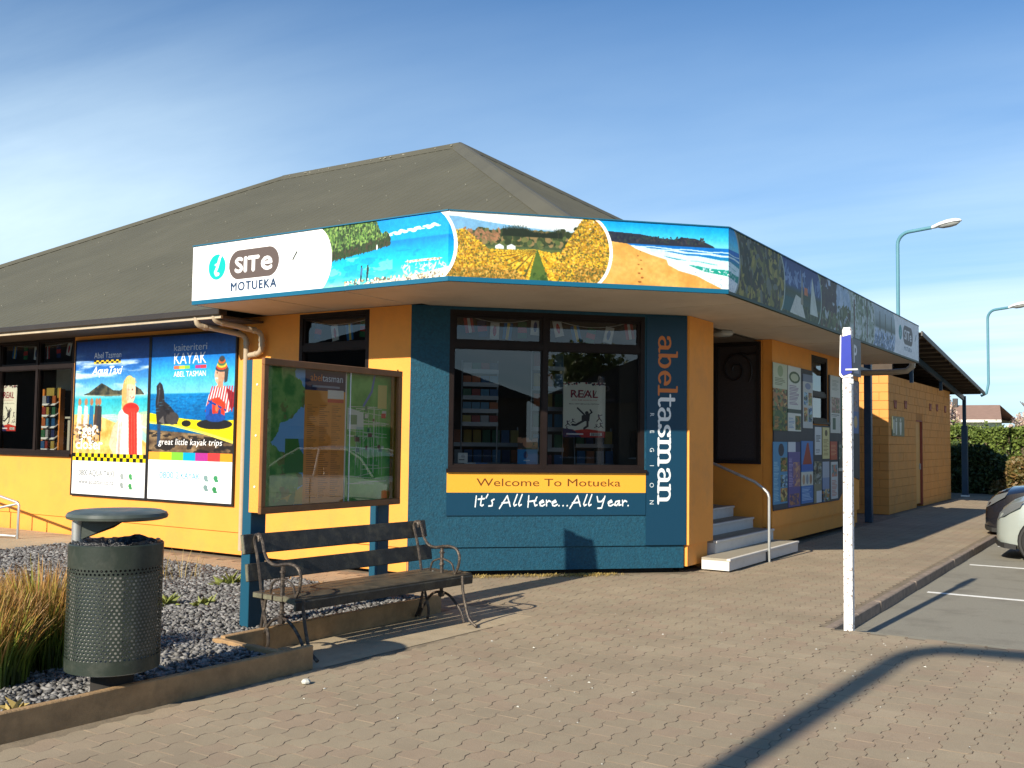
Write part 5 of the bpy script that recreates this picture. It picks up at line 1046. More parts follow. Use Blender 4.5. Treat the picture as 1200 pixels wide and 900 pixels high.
# interior
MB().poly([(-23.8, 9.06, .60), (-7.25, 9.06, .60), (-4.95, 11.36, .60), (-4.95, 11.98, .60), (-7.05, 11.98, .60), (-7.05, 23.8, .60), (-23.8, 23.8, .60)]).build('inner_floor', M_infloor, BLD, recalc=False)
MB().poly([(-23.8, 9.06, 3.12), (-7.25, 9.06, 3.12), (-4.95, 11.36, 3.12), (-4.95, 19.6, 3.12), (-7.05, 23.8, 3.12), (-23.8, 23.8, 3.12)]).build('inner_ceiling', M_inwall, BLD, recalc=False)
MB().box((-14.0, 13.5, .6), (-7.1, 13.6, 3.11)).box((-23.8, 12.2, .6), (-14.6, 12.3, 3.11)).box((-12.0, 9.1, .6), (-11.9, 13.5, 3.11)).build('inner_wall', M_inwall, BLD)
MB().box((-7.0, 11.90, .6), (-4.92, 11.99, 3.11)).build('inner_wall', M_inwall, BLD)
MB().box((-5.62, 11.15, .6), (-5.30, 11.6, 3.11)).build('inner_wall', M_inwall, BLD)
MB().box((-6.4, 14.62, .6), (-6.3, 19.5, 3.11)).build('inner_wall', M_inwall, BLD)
brc = [(40, 110, 170), (180, 60, 50), (220, 190, 90), (60, 130, 90), (200, 200, 205), (30, 60, 120), (220, 120, 60), (90, 160, 200)]
BM = [mat('brochure cover', tuple(q*.38 for q in srgb(*c)), .5) for c in brc]
def brochure_stand(x, y, w_, rows, z0, z1, label, tilt=0.0, ang=0, seed=1):
    t = thing('brochure_stand', label, 'brochure stand', (x, y, .60), ang); rg = random.Random(seed)
    fr = MB(); fr.tube([(-w_/2, .02, 0), (-w_/2, .02+tilt, z1-.6)], .009, 6); fr.tube([(w_/2, .02, 0), (w_/2, .02+tilt, z1-.6)], .009, 6); fr.build('frame', M_chrome, t, local=True)
    for r_ in range(rows):
        z = z0-.6+(z1-z0)*r_/rows; yy = .0+tilt*(z/(z1-.6)); 
        mb = MB(); mb.box((-w_/2, yy-.05, z), (w_/2, yy, z+.012)); mb.box((-w_/2, yy-.05, z+.012), (w_/2, yy-.046, z+.05)); mb.build('shelf', M_chrome, t, local=True)
        n = int(w_/.11)
        for i in range(n):
            xx = -w_/2+(i+.5)*w_/n; h = min(.21, (z1-z0)/rows-.03); mb = MB(); mb.box((xx-.05, yy-.04, z+.013), (xx+.05, yy-.015, z+h)); mb.build('brochure', rg.choice(BM), t, local=True)
brochure_stand(-6.85, 9.85, .44, 5, 1.75, 2.55, 'wire brochure rack behind the left pane of the corner window', ang=R(45))
brochure_stand(-6.95, 10.2, .85, 4, .75, 1.75, 'sloping tiered brochure table behind the left pane of the corner window', .25, R(45), 2)
brochure_stand(-6.25, 10.45, .40, 7, .95, 2.7, 'tall brochure rack behind the central mullion of the corner window', 0, R(45), 3)
brochure_stand(-5.9, 11.1, .5, 4, .75, 1.75, 'low brochure stand behind the right pane of the corner window', .2, R(45), 4)
def small_print(cvm, frame, u0, u1, z0, z1, w0, label, cat, name, th=.004): return tag(panel(name, frame, u0, u1, z0, z1, w0-th, w0, cvm), label, cat)
M_real = paint_real().mat('festival poster print', .5)
small_print(M_real, FD, 1.855, 2.385, 1.63, 2.295, -.075, 'pale event poster inside the right pane of the corner window', 'poster', 'event_poster')
small_print(M_real, FL, -15.82, -15.36, 1.62, 2.36, -.075, 'pale event poster inside the far left window', 'poster', 'event_poster')
cv = paint_flyer(3, (25, 140, 205), [(.0, .58, 1, 1, [(40, 60, 45), (200, 140, 100), (70, 50, 45), (160, 110, 90)], 'p'), (.25, .62, .75, .92, (205, 140, 105), 'e'), (.3, .25, .5, .5, (20, 60, 120), 'e'), (.3, .1, .7, .2, (220, 235, 245), 't')], .22, .33)
small_print(cv.mat('blue card print', .5), FD, 1.30, 1.545, 1.285, 1.62, -.075, 'blue card with a face picture at the foot of the corner window', 'card', 'window_card')
cv = paint_flyer(4, (232, 230, 225), [(.1, .1, .9, .35, (90, 90, 95), 't'), (.3, .5, .7, .8, (190, 190, 190), 'e')], .12, .14); small_print(cv.mat('white sticker print', .5), FD, .585, .70, 1.31, 1.43, -.075, 'small white notice in the lower left corner of the corner window', 'sticker', 'window_notice')
cv = paint_flyer(5, (60, 130, 190), [(.0, .0, .5, 1, (225, 230, 235), 'f')], .3, .05); small_print(cv.mat('leaflet print', .5), FD, .66, .94, 1.285, 1.315, -.08, 'leaflet lying on the corner window sill', 'leaflet', 'leaflet')
# bunting in the upper panes
def bunting(frame, u0, u1, z, sag, n, w_, label, seed):
    t = thing('flag_bunting', label, 'bunting', frame((u0+u1)/2, w_, z-.2)); rg = random.Random(seed); pts = []
    for i in range(13): s_ = i/12; pts.append(frame(u0+(u1-u0)*s_, w_, z-sag*4*s_*(1-s_)))
    MB().tube(pts, .004, 5).build('cord', M_label, t)
    cc = [((190, 40, 45), (235, 235, 235)), ((30, 50, 110), (200, 40, 50)), ((235, 235, 235), (200, 40, 60)), ((40, 120, 190), (230, 200, 80)), ((30, 110, 60), (200, 50, 40)), ((235, 235, 235), (30, 60, 140))]
    for i in range(n):
        s_ = (i+.5)/n; u = u0+(u1-u0)*s_; zz = z-sag*4*s_*(1-s_)-.006; a, b = cc[(i+seed) % len(cc)]; cvf = Cv(.22, .15, 200, a)
        k = (i+seed) % 3
        if k == 0: cvf.rect(.08, 0, .15, .15, b)
        elif k == 1: cvf.rect(0, .05, .22, .10, b)
        else: cvf.ell(.11, .075, .045, .045, b)
        o = panel('flag', lambda p, q, r, u=u, zz=zz, a_=rg.uniform(-.25, .25): frame(u+p*math.cos(a_)-r*math.sin(a_), w_+q, zz+p*math.sin(a_)+r*math.cos(a_)), -.055, .055, -.20, 0, -.001, .001, cvf.mat('flag print', .7), t)
bunting(FD, .60, 1.60, 3.09, .10, 6, -.13, 'string of little flags behind the upper left pane of the corner window', 0)
bunting(FD, 1.66, 2.80, 3.09, .12, 5, -.13, 'string of little flags behind the upper right pane of the corner window', 2)
bunting(FL, -8.9, -7.9, 3.05, .06, 4, -.13, 'string of little flags in the window above the notice case', 1)
bunting(FL, -15.7, -13.9, 3.02, .05, 6, -.13, 'string of little flags in the far left window', 3)
# display tower inside the left window
t = thing('display_shelf', 'orange timber leaflet shelf with slanted white shelves behind the left window', 'shelf', (-14.8, 9.25, .6))
MB().box((-15.02, 9.22, .6), (-14.96, 9.30, 2.30)).box((-14.56, 9.22, .6), (-14.52, 9.30, 2.30)).build('upright', M_orangewood, t)
for i, z in enumerate((1.32, 1.50, 1.68, 1.86, 2.04)):
    mb = MB(lambda a, b, c: (a-.42, b-.18, c)); mb.add([(-14.55, 9.32, z), (-14.13, 9.32, z), (-14.13, 9.50, z+.13), (-14.55, 9.50, z+.13), (-14.55, 9.33, z-.01), (-14.13, 9.33, z-.01), (-14.13, 9.51, z+.12), (-14.55, 9.51, z+.12)], [(0, 1, 2, 3), (4, 7, 6, 5), (0, 4, 5, 1), (1, 5, 6, 2), (2, 6, 7, 3), (3, 7, 4, 0)]); mb.build('shelf', M_label, t)
    for k in range(3): MB().box((-14.94+k*.13, 9.17, z+.03), (-14.83+k*.13, 9.19, z+.15)).build('leaflet', BM[(i*3+k) % 8], t)
MB().box((-14.95, 9.25, 2.1), (-14.56, 9.27, 2.32)).build('header_print', BM[2], t)
tag(MB().box((-14.50, 9.35, .6), (-14.22, 9.4, 1.83)).box((-14.50, 9.3, 1.83), (-14.20, 9.4, 1.86)).box((-14.22, 9.3, .6), (-14.19, 9.4, 1.83)).build('display_cabinet', M_beige), 'small beige cabinet beside the leaflet shelf in the left window', 'cabinet')
tag(MB().box((-15.25, 9.6, 2.30), (-14.75, 9.63, 2.75)).build('wall_notice', M_beige), 'plain pale notice board hanging inside the left window', 'notice board')

# ------------------------------------------------------------------ steps and handrails
st = thing('entrance_steps', 'four white painted steps with worn grey treads rising to the porch', 'steps', (-4.36, 11.65, 0))
for i, (x, y0, y1, z0, z1) in enumerate([(-4.36, 11.66, 14.46, .0, .165), (-4.72, 12.13, 14.44, .165, .325), (-5.02, 12.13, 14.42, .325, .48), (-5.32, 12.13, 14.40, .48, .636)]):
    xb = -4.72 if i == 0 else x-.30
    s_ = MB().box((xb+.002, y0, z0+(.02 if i == 0 else 0)), (x, y1, z1-.028)).build('step', M_stepw, st)
    MB().box((xb+.004, y0-.004 if i == 0 else y0, z1-.028), (x-.03, y1, z1)).build('tread', M_steptop, s_)
    MB().box((x-.03, y0-.012 if i == 0 else y0, z1-.028), (x+.018, y1+.004, z1+.002), .004).build('nosing', M_stepw, s_)
MB().box((-4.72, 12.13, 0), (-5.6, 14.4, .16)).build('step_base', M_stepw, st)
hr = thing('handrail', 'steel handrail with a bent corner beside the white steps', 'handrail', (-4.33, 13.06, 0))
MB().tube([(-4.325, 13.06, 0), (-4.325, 13.06, .86), (-4.345, 13.06, .92), (-4.40, 13.06, .975), (-4.52, 13.06, 1.06), (-5.30, 13.06, 1.37)], .019, 10).build('rail', M_galv, hr)
MB().box((-4.36, 13.03, .0), (-4.33, 13.11, .15)).build('bracket', M_slate, hr)
hl = thing('handrail', 'low galvanised ramp handrail at the left edge by the yellow wall', 'handrail', (-13.58, 8.05, .085))
MB().tube([(-16.2, 8.05, 1.0), (-13.62, 8.05, .60), (-13.58, 8.05, .56), (-13.58, 8.05, .085)], .02, 8).tube([(-13.60, 8.05, .58), (-14.6, 7.3, .30)], .017, 8).tube([(-13.62, 8.05, .12), (-15.0, 7.55, .16)], .017, 8).build('rail', M_galv, hl)
for x in (-14.35, -14.75, -15.35, -15.75): MB().tube([(x, 8.05, .085), (x, 8.05, .60+(-13.62-x)*.155)], .014, 6).build('baluster', M_galv, hl)

# ------------------------------------------------------------------ advertising board wall with its flyers
bk = thing('flyer_board', 'dark slate backing board covering the porch wall behind the flyers', 'backing board', (-4.74, 17.1, .6))
MB(FR).poly([(14.50, .002, .58), (19.0, .002, .58), (19.66, .002, 1.0), (19.66, .002, 2.86), (17.53, .002, 2.86), (17.53, .002, 1.90), (16.51, .002, 1.90), (16.51, .002, 2.84), (14.50, .002, 2.84)], .018, (1, 0, 0)) 
mb = MB(); prof = [(14.50, .58), (18.15, .58), (19.0, 1.0), (19.66, .90), (19.66, 2.80), (17.54, 2.80), (17.54, 1.90), (16.51, 1.90), (16.51, 2.80), (14.50, 2.80)]
mb.poly([(-4.746, y, z) for y, z in prof], .018, (1, 0, 0)); mb.build('board', M_slate, bk)
CR = (196, 205, 175); W2 = (205, 208, 205)
G3 = [(60, 95, 50), (110, 120, 50), (40, 60, 30), (150, 110, 50)]; B3 = [(60, 110, 160), (150, 190, 215), (40, 70, 90), (120, 140, 110)]; Y3 = [(170, 120, 70), (200, 180, 120), (90, 70, 50), (120, 140, 90)]
flyers = [
 ('P1', 14.44, 15.12, 1.78, 2.80, CR, [(.0, .0, 1, .36, G3, 'p'), (.0, .36, 1, .62, Y3+G3, 'p'), (.3, .80, .7, .97, (150, 170, 130), 'e'), (.12, .66, .9, .78, (120, 130, 100), 't'), (.1, .02, .45, .2, (190, 130, 70), 't')], 'cream flyer with a meadow photograph, leftmost of the top row'),
 ('P2', 15.16, 15.83, 1.78, 2.80, (215, 222, 215), [(.08, .74, .92, .92, (60, 90, 50), 'e'), (.2, .77, .8, .89, (190, 200, 170), 'e'), (.1, .4, .9, .7, (140, 120, 150), 't'), (0, .28, 1, .34, (40, 70, 60), 'f'), (.55, .02, .98, .24, G3, 'p'), (.06, .03, .5, .2, (110, 150, 190), 't')], 'white flyer with an oval dark green badge, second of the top row'),
 ('P3', 15.95, 16.49, 1.84, 2.72, (190, 196, 196), [(0, .86, 1, 1, (110, 125, 150), 'f'), (.2, .72, .8, .84, (120, 135, 170), 'e'), (.08, .42, .45, .66, B3, 'p'), (.55, .42, .92, .66, Y3, 'p'), (.08, .12, .45, .38, Y3, 'p'), (.55, .12, .92, .38, B3, 'p')], 'grey flyer with four small photographs, left of the narrow window'),
 ('P4', 16.62, 17.01, 1.40, 1.87, (205, 212, 215), [(.15, .45, .85, .7, (70, 80, 90), 't'), (.1, .05, .9, .2, (130, 140, 150), 't')], 'small white flyer directly under the narrow window'),
 ('P5', 17.08, 17.50, 1.33, 1.87, (215, 205, 145), [(.3, .72, .7, .92, (90, 80, 50), 'e'), (.1, .1, .9, .62, (150, 130, 80), 't')], 'pale yellow flyer under the right side of the narrow window'),
 ('P6', 17.58, 18.24, 1.78, 2.80, (205, 208, 200), [(.08, .35, .92, .62, [(150, 120, 110), (110, 120, 90), (180, 160, 140)], 'p'), (.15, .72, .85, .92, (150, 160, 150), 't'), (.2, .06, .5, .26, (50, 90, 70), 'f'), (.1, .28, .9, .32, (60, 70, 70), 't')], 'white flyer with a pinkish photograph, right of the narrow window'),
 ('P7', 18.30, 18.60, 1.83, 2.70, (95, 140, 115), [(.1, .2, .9, .5, G3, 'p')], 'slim green flyer beside the white post in the top row'),
 ('P8', 19.12, 19.55, 1.79, 2.78, (120, 110, 130), [(0, 0, 1, .42, (60, 100, 160), 'f'), (.2, .1, .8, .34, (190, 160, 110), 'e'), (.05, .5, .95, .95, [(120, 110, 130), (90, 80, 100), (150, 120, 110)], 'p')], 'purple and blue flyer at the far end of the top row'),
 ('B1', 14.44, 15.12, .60, 1.61, (70, 140, 185), [(.35, .78, .75, .97, (25, 35, 60), 'e'), (.5, .55, .98, .76, G3+Y3, 'p'), (.5, .32, .98, .5, B3, 'p'), (.5, .1, .98, .3, Y3, 'p'), (.04, .1, .4, .7, (150, 200, 220), 't'), (0, 0, 1, .07, (40, 60, 80), 'f')], 'sky blue flyer with stacked small photographs, leftmost of the bottom row'),
 ('B2', 15.17, 15.78, .60, 1.61, (92, 84, 150), [(0, .84, .6, 1, (205, 215, 225), 'f'), (.62, .84, 1, 1, (50, 60, 110), 'f'), (.4, .3, 1, .68, [(150, 110, 120), (190, 150, 120), (110, 90, 140)], 'p'), (.05, .3, .4, .75, (170, 160, 205), 't'), (.1, .02, .9, .2, [(130, 100, 90), (80, 70, 120), (170, 120, 90)], 'p')], 'purple flyer with a white corner in the bottom row'),
 ('B3', 15.85, 16.50, .62, 1.63, (60, 120, 190), [(.1, .62, .9, .97, (150, 50, 40), 'm'), (0, .52, 1, .62, (30, 90, 180), 'f'), (0, .28, 1, .5, (205, 210, 200), 'f'), (.08, .3, .3, .46, (180, 150, 120), 'e'), (.38, .3, .6, .46, (140, 150, 160), 'e'), (.68, .3, .9, .46, (160, 120, 90), 'e'), (.05, .03, .95, .25, (170, 205, 235), 't')], 'blue flyer with a red mountain peak in the bottom row'),
 ('B4', 16.56, 17.00, .60, 1.29, (130, 130, 110), [(0, .45, 1, 1, [(110, 120, 110), (140, 130, 100), (60, 70, 60), (150, 160, 160)], 'p'), (.2, .7, .6, .95, (35, 35, 38), 'm'), (.3, 0, 1, .28, (205, 212, 220), 'f')], 'grey green landscape flyer in the bottom row under the small white flyer'),
 ('B5', 17.07, 17.48, .60, 1.28, (130, 150, 185), [(0, .6, 1, 1, (170, 180, 195), 'f'), (0, .0, 1, .3, B3+Y3, 'p')], 'pale blue flyer in the bottom row under the yellow flyer'),
 ('B6', 17.56, 18.00, 1.31, 1.63, (185, 80, 55), [(.1, .2, .9, .8, (215, 150, 110), 't')], 'small rust red flyer in the middle of the board'),
 ('B7', 17.60, 18.04, .62, 1.27, (205, 208, 208), [(.1, .6, .9, .92, [(120, 150, 160), (200, 130, 110), (90, 130, 120)], 'p'), (.1, .05, .9, .5, (190, 120, 100), 't')], 'white flyer with red lines below the rust red one'),
 ('B8', 18.10, 18.46, 1.10, 1.63, (60, 70, 72), [(.05, .4, .95, .9, [(80, 110, 100), (60, 70, 60), (140, 150, 140)], 'p'), (0, 0, 1, .1, (190, 190, 185), 'f')], 'dark flyer with a small landscape beside the white post'),
]
for i, (k, a, b, z0, z1, c, bl, lab) in enumerate(flyers):
    o = panel('flyer', FR, a, b, z0, z1, .023, .032, paint_flyer(i+20, c, bl, b-a, z1-z0).mat('flyer print', .5), None); tag(o, lab, 'flyer', 'flyers on the porch wall board')

# ------------------------------------------------------------------ notice case on two teal posts
nc = thing('notice_case', 'glazed brown framed map case with yellow side on two teal posts behind the bench', 'notice case', (-5.99, 5.5, .05))
for y in (5.42, 6.94): MB().box((-6.04, y, .0), (-5.942, y+.16, 2.20), .004).build('post', M_tealflat, nc)
XF = -5.83
MB().box((-5.94, 5.395, 1.0), (XF, 5.413, 2.2)).box((-5.94, 7.052, 1.0), (XF, 7.07, 2.2)).box((-5.94, 5.413, 1.0), (XF, 7.052, 1.018)).box((-5.94, 5.413, 2.182), (XF, 7.052, 2.2)).box((-5.94, 5.413, 1.018), (-5.925, 7.052, 2.182)).build('cabinet', M_yellow, nc)
MB().box((XF, 5.385, .99), (XF+.035, 7.08, 1.045), .004).box((XF, 5.385, 2.155), (XF+.035, 7.08, 2.21), .004).box((XF+.001, 5.385, 1.045), (XF+.034, 5.435, 2.155), .004).box((XF+.001, 7.03, 1.045), (XF+.034, 7.08, 2.155), .004).build('frame', M_brownwood, nc)
for y in (5.45, 7.0): MB().box((XF-.03, y, 2.2), (XF+.03, y+.025, 2.222)).build('hinge', M_yellow, nc)
cf = lambda u, w_, z: (-5.905+w_, 5.415+u, z)
panel('map_sheet', cf, 0, 1.635, 1.02, 2.18, -.01, 0, paint_map().mat('map print', .6, .3, 1.0), nc)
MB().add([(XF+.004, 5.43, 1.04), (XF+.004, 7.035, 1.04), (XF+.004, 7.035, 2.16), (XF+.004, 5.43, 2.16)], [(0, 1, 2, 3)]).build('pane', M_caseglass, nc, recalc=False)
MB().box((XF+.006, 6.40, 1.045), (XF+.012, 6.408, 2.155)).build('pane_joint', M_label, nc)
for z in (1.2, 1.6, 2.0): MB().lathe((-5.88, 5.393, z), [(.001, -.004), (.009, -.003), (.010, .003)], 8, 'y').build('screw', M_label, nc)

# ------------------------------------------------------------------ bench
bn = thing('park_bench', 'dark slatted park bench with curled cast iron arms, in front of the map case', 'bench', (-5.325, 6.12, 0), R(-5.6))
def bslat(x0, x1, y0, y1, z0, z1, name, tilt=0, mt=M_slat):
    c = Vector(((x0+x1)/2, 0, (z0+z1)/2)); mb = MB(lambda a, b, e: (c.x+(a-c.x)*math.cos(tilt)+(e-c.z)*math.sin(tilt), b, c.z-(a-c.x)*math.sin(tilt)+(e-c.z)*math.cos(tilt)))
    mb.box((x0, y0, z0), (x1, y1, z1), .005); n = len(mb.f); o = mb.build(name, [mt, M_slatend], bn, local=True, recalc=False)
    for p in o.data.polygons:
        if abs(p.normal.y) > .9: p.material_index = 1
    return o
bslat(-.370, -.332, -.97, 1.02, .70, .85, 'back_slat', R(-12)); bslat(-.325, -.287, -.96, 1.05, .50, .635, 'back_slat', R(-9))
for x, w_ in ((-.225, .11), (-.105, .105), (.015, .105)): bslat(x-w_/2, x+w_/2, -.92, 1.02, .385, .427, 'seat_slat', 0, M_seat)
bslat(.075, .215, -.92, 1.03, .384, .430, 'seat_slat', R(6), M_seat); bslat(.20, .228, -.92, 1.03, .335, .405, 'front_rail', R(6))
def sarc(pts, k=4):
    P = [Vector(p) for p in pts]; out = []
    for i in range(len(P)-1):
        a, b, c, d = P[max(i-1, 0)], P[i], P[i+1], P[min(i+2, len(P)-1)]
        for j in range(k):
            t = j/k; out.append(.5*((2*b)+(c-a)*t+(2*a-5*b+4*c-d)*t*t+(3*b-a-3*c+d)*t**3))
    out.append(P[-1]); return out
for sy in (-.88, .85):
    T = lambda pts, r, n=7: mb.tube(sarc([(x, sy, z) for x, z in pts]), r, n)
    mb = MB()
    T([(-.14, .01), (-.13, .10), (-.18, .25), (-.22, .40), (-.25, .55), (-.29, .70), (-.325, .80), (-.31, .845), (-.275, .835), (-.27, .80)], .013)
    T([(-.31, .845), (-.26, .85), (-.225, .79), (-.20, .72), (-.14, .655), (-.05, .64), (.03, .655), (.12, .66), (.19, .64), (.225, .58), (.21, .49), (.175, .43)], .0125)
    T([(.26, .42), (.27, .30), (.31, .15), (.35, .06), (.43, .01)], .013)
    T([(-.17, .38), (-.20, .25), (-.23, .12), (-.27, .03), (-.30, .01)], .013)
    T([(-.24, .02), (-.19, .12), (-.09, .23), (.02, .26), (.13, .23), (.24, .13), (.29, .03)], .012)
    T([(.02, .22), (.02, .40), (.02, .64)], .016, 8)
    T([(-.12, .43), (-.09, .51), (-.02, .54), (.02, .545), (.07, .54), (.14, .51), (.17, .43)], .009, 6)
    for z in (.30, .50, .60): mb.lathe((.02, sy, z), [(.001, -.012), (.024, -.006), (.024, .006), (.001, .012)], 8)
    mb.lathe((.02, sy-.015, .245), [(.001, 0), (.028, 0), (.028, .03), (.001, .03)], 10, 'y')
    mb.build('side_frame', M_iron, bn, local=True)
mb = MB()
for sy in (-.88, .85):
    for x in (-.225, -.105, .015, .13): mb.lathe((x, sy+.02, .427), [(.001, .004), (.008, .003), (.009, 0)], 6)
mb.build('bolt', M_galv, bn, local=True)

# ------------------------------------------------------------------ litter bin
BX, BY_ = -5.135, 3.655
bi = thing('litter_bin', 'dark green perforated round litter bin with a raised disc lid and black liner', 'litter bin', (BX, BY_, .08))
def perf(r, z0, z1, nc_, nr):
    mb = MB(); mb.smooth = True; V = []; F = []
    da = 2*math.pi/nc_; dz = (z1-z0)/nr
    P = lambda a, z: (BX+r*math.cos(a), BY_+r*math.sin(a), z)
    for j in range(nr):
        off = .5*da if j % 2 else 0
        for i in range(nc_):
            a = i*da+off; z = z0+(j+.5)*dz; b = len(V)
            outer = [(-.5, -.5), (0, -.5), (.5, -.5), (.5, 0), (.5, .5), (0, .5), (-.5, .5), (-.5, 0)]
            for x, y in outer: V.append(P(a+x*da, z+y*dz))
            for x, y in outer:
                l_ = math.hypot(x, y); V.append(P(a+x/l_*.30*da, z+y/l_*.36*dz))
            for k in range(8): F.append((b+k, b+(k+1) % 8, b+8+(k+1) % 8, b+8+k))
    mb.add(V, F); mb.smooth = False; return mb
perf(0.263, 0.314, 0.834, 66, 26).build('perforated_shell', M_bin, bi, recalc=False)
MB().lathe((BX, BY_, 0), [(0.2627, 0.8339), (0.2645, 0.957), (0.2581, 0.9634), (0.2544, 0.957), (0.2544, 0.8339)], 48).build('rim_band', M_bin, bi)
MB().lathe((BX, BY_, 0), [(0.2544, 0.3141), (0.2544, 0.245), (0.2627, 0.24), (0.2645, 0.3141)], 48).build('base_band', M_bin, bi)
mb = MB(); mb.lathe((BX, BY_, 0), [(0.0009, 0.232), (0.2389, 0.232), (0.2389, 0.9069)], 40); mb.build('inner_drum', M_galv, bi)
rg = random.Random(2); mb = MB(); prof = [(0.2499, 0.7974), (0.2499, 0.9479), (0.2435, 0.9725), (0.2253, 0.9616), (0.1797, 0.9342), (0.1067, 0.9069), (-0.0018, 0.9069)]; V = []; F = []
for pi_, (r, z) in enumerate(prof):
    for k in range(48): a = 2*math.pi*k/48; q = r*(1+(.012 if 0 < pi_ < 3 else .07)*math.sin(k*2.3+pi_)*(pi_ > 0)*(.3 if pi_ < 3 else 1)); V.append((BX+q*math.cos(a), BY_+q*math.sin(a), z+(0 if pi_ < 2 else rg.uniform(-.014, .014))))
for i in range(len(prof)-1):
    for k in range(48): F.append((i*48+k, i*48+(k+1) % 48, (i+1)*48+(k+1) % 48, (i+1)*48+k))
mb.smooth = True; mb.add(V, F); mb.build('liner', M_liner, bi)
MB().lathe((BX, BY_, 1.0710), [(0.0009, 0.0758), (0.1368, 0.0824), (0.2462, 0.0778), (0.2754, 0.0659), (0.2845, 0.0495), (0.2791, 0.0345), (0.2554, 0.0266), (0.1368, 0.0278), (0.0009, 0.0278)], 56).build('lid', M_binlid, bi)
sx, sy = BX-.155, BY_-.155
MB().tube([(sx, sy, .30), (sx, sy, 1.085)], .033, 14).build('stem', M_galv, bi)
MB().poly([(sx+.02, sy, 1.083), (sx+.25, sy+.1, 1.083), (sx+.20, sy+.085, 1.052), (sx+.03, sy, .98)], .03, (-.4, .9, 0)).build('bracket', M_bin, bi)
MB().lathe((BX, BY_, 0), [(.001, .06), (.12, .06), (.12, .23), (.001, .23)], 16).build('foot', M_dark, bi)

# ------------------------------------------------------------------ white post with the parking sign
po = thing('sign_post', 'chipped white wooden post at the end of the kerb', 'post', (-2.22, 8.83, 0))
mpw = mat('chipped white timber', (0.80, 0.78, 0.76), 0.55, 8, .05, 40, .2, dirt=(0.14, .10, .08), dscale=34, damt=0.0)
nd = [n for n in mpw.node_tree.nodes if n.type == 'MAP_RANGE'][-1]; nd.inputs[1].default_value = .55; nd.inputs[2].default_value = .575; nd.inputs[4].default_value = .9
MB().box((-2.258, 8.792, -.12), (-2.182, 8.868, 2.60), .006).box((-2.252, 8.798, 2.595), (-2.188, 8.862, 2.615), .004).build('post', mpw, po)
cv = Cv(.30, .36, 300, (42, 48, 66)); cv.text('P', .05, .13, .17, (215, 215, 220), .03); cv.rect(.06, .03, .24, .08, (150, 150, 160)); cv.rect(.2, .15, .26, .3, (28, 30, 40))
ps = thing('parking_sign', 'blue parking sign fixed near the top of the white post', 'sign', (-2.22, 8.78, 2.2))
MB().poly([(-2.262, 8.786, 2.53), (-2.182, 8.786, 2.55), (-2.172, 8.786, 2.215), (-2.25, 8.786, 2.19), (-2.268, 8.786, 2.215)], .006, (0, -1, 0)).build('sign_face', M_blue, ps)
MB().poly([(-2.272, 8.789, 2.54), (-2.262, 8.789, 2.55), (-2.262, 8.789, 2.2), (-2.245, 8.789, 2.185), (-2.165, 8.789, 2.195), (-2.165, 8.789, 2.182), (-2.26, 8.789, 2.172), (-2.28, 8.789, 2.195)], .008, (0, -1, 0)).build('sign_rim', M_white, ps)
Fp = lambda u, w_, z: (-2.178+w_, 8.70+u, z); panel('side_plate', Fp, .10, .40, 2.19, 2.52, .0, .006, cv.mat('P plate print', .4), ps)
MB().box((-2.225, 8.77, 2.235), (-2.12, 8.779, 2.25)).box((-2.20, 8.782, 2.12), (-2.16, 8.79, 2.16)).build('clamp', M_galv, ps)

# ------------------------------------------------------------------ street lamps
def lamp(base, h, arm, label, r=.045, kind='bracket', pre=None, name='street_lamp', bend=.25):
    b = Vector(base); t = thing(name, label, 'street lamp', b, group='street lamps'); top = b+Vector((0, 0, h)); a = Vector(arm); an = a.normalized()
    pts = ([Vector(p) for p in pre] if pre else [b]) + [top-Vector((0, 0, bend))]
    for k in range(1, 6): q = k/6*math.pi/2; pts.append(top-Vector((0, 0, bend))+Vector((0, 0, bend*math.sin(q)))+an*bend*(1-math.cos(q)))
    pts += [top+an*bend, top+a]; MB().tube(pts, r, 10).build('pole', M_lampblue, t)
    e = top+a; up_ = Vector((0, 0, 1)); sd_ = an.cross(up_); V = []; F = []
    st_ = [(0, .03, .035, .03), (.06, .05, .05, .04), (.18, .10, .08, .03), (.36, .13, .10, .02), (.52, .12, .085, .015), (.62, .06, .045, .01), (.64, .02, .02, .0)]
    for s_, w_, u_, d_ in st_:
        for k in range(12): q = 2*math.pi*k/12; V.append(e+an*s_+sd_*math.cos(q)*w_+up_*(math.sin(q)*(u_ if math.sin(q) > 0 else d_)+s_*.05))
    for i in range(len(st_)-1):
        for k in range(12): F.append((i*12+k, i*12+(k+1) % 12, (i+1)*12+(k+1) % 12, (i+1)*12+k))
    mb = MB(); mb.smooth = True; mb.add(V, F); mb.build('lamp_head', M_lamphead, t)
    V = []; F = []
    for s_, w_ in ((.16, .05), (.25, .09), (.4, .105), (.52, .09), (.6, .03)):
        for k in range(7): q = math.pi+math.pi*k/6; V.append(e+an*s_+sd_*math.cos(q)*w_+up_*(math.sin(q)*.075*(w_/.1)+s_*.05-.012))
    for i in range(4):
        for k in range(6): F.append((i*7+k, i*7+k+1, (i+1)*7+k+1, (i+1)*7+k))
    mb = MB(); mb.smooth = True; mb.add(V, F); mb.build('lens', M_lens, t); return t
lamp((-4.80, 23.6, 3.95), 2.47, (.75, -.1, .05), 'blue grey street lamp rising from behind the right end of the picture sign', .042, pre=[(-5.3, 23.6, 3.9), (-4.92, 23.6, 4.22), (-4.80, 23.6, 4.5)])
lamp((-4.18, 33.5, 3.1), 2.66, (.62, -.3, .03), 'blue grey street lamp at the lower tip of the verandah roof, at the right edge', .04, pre=[(-4.4, 33.5, 3.12), (-4.24, 33.5, 3.2), (-4.18, 33.5, 3.5)])
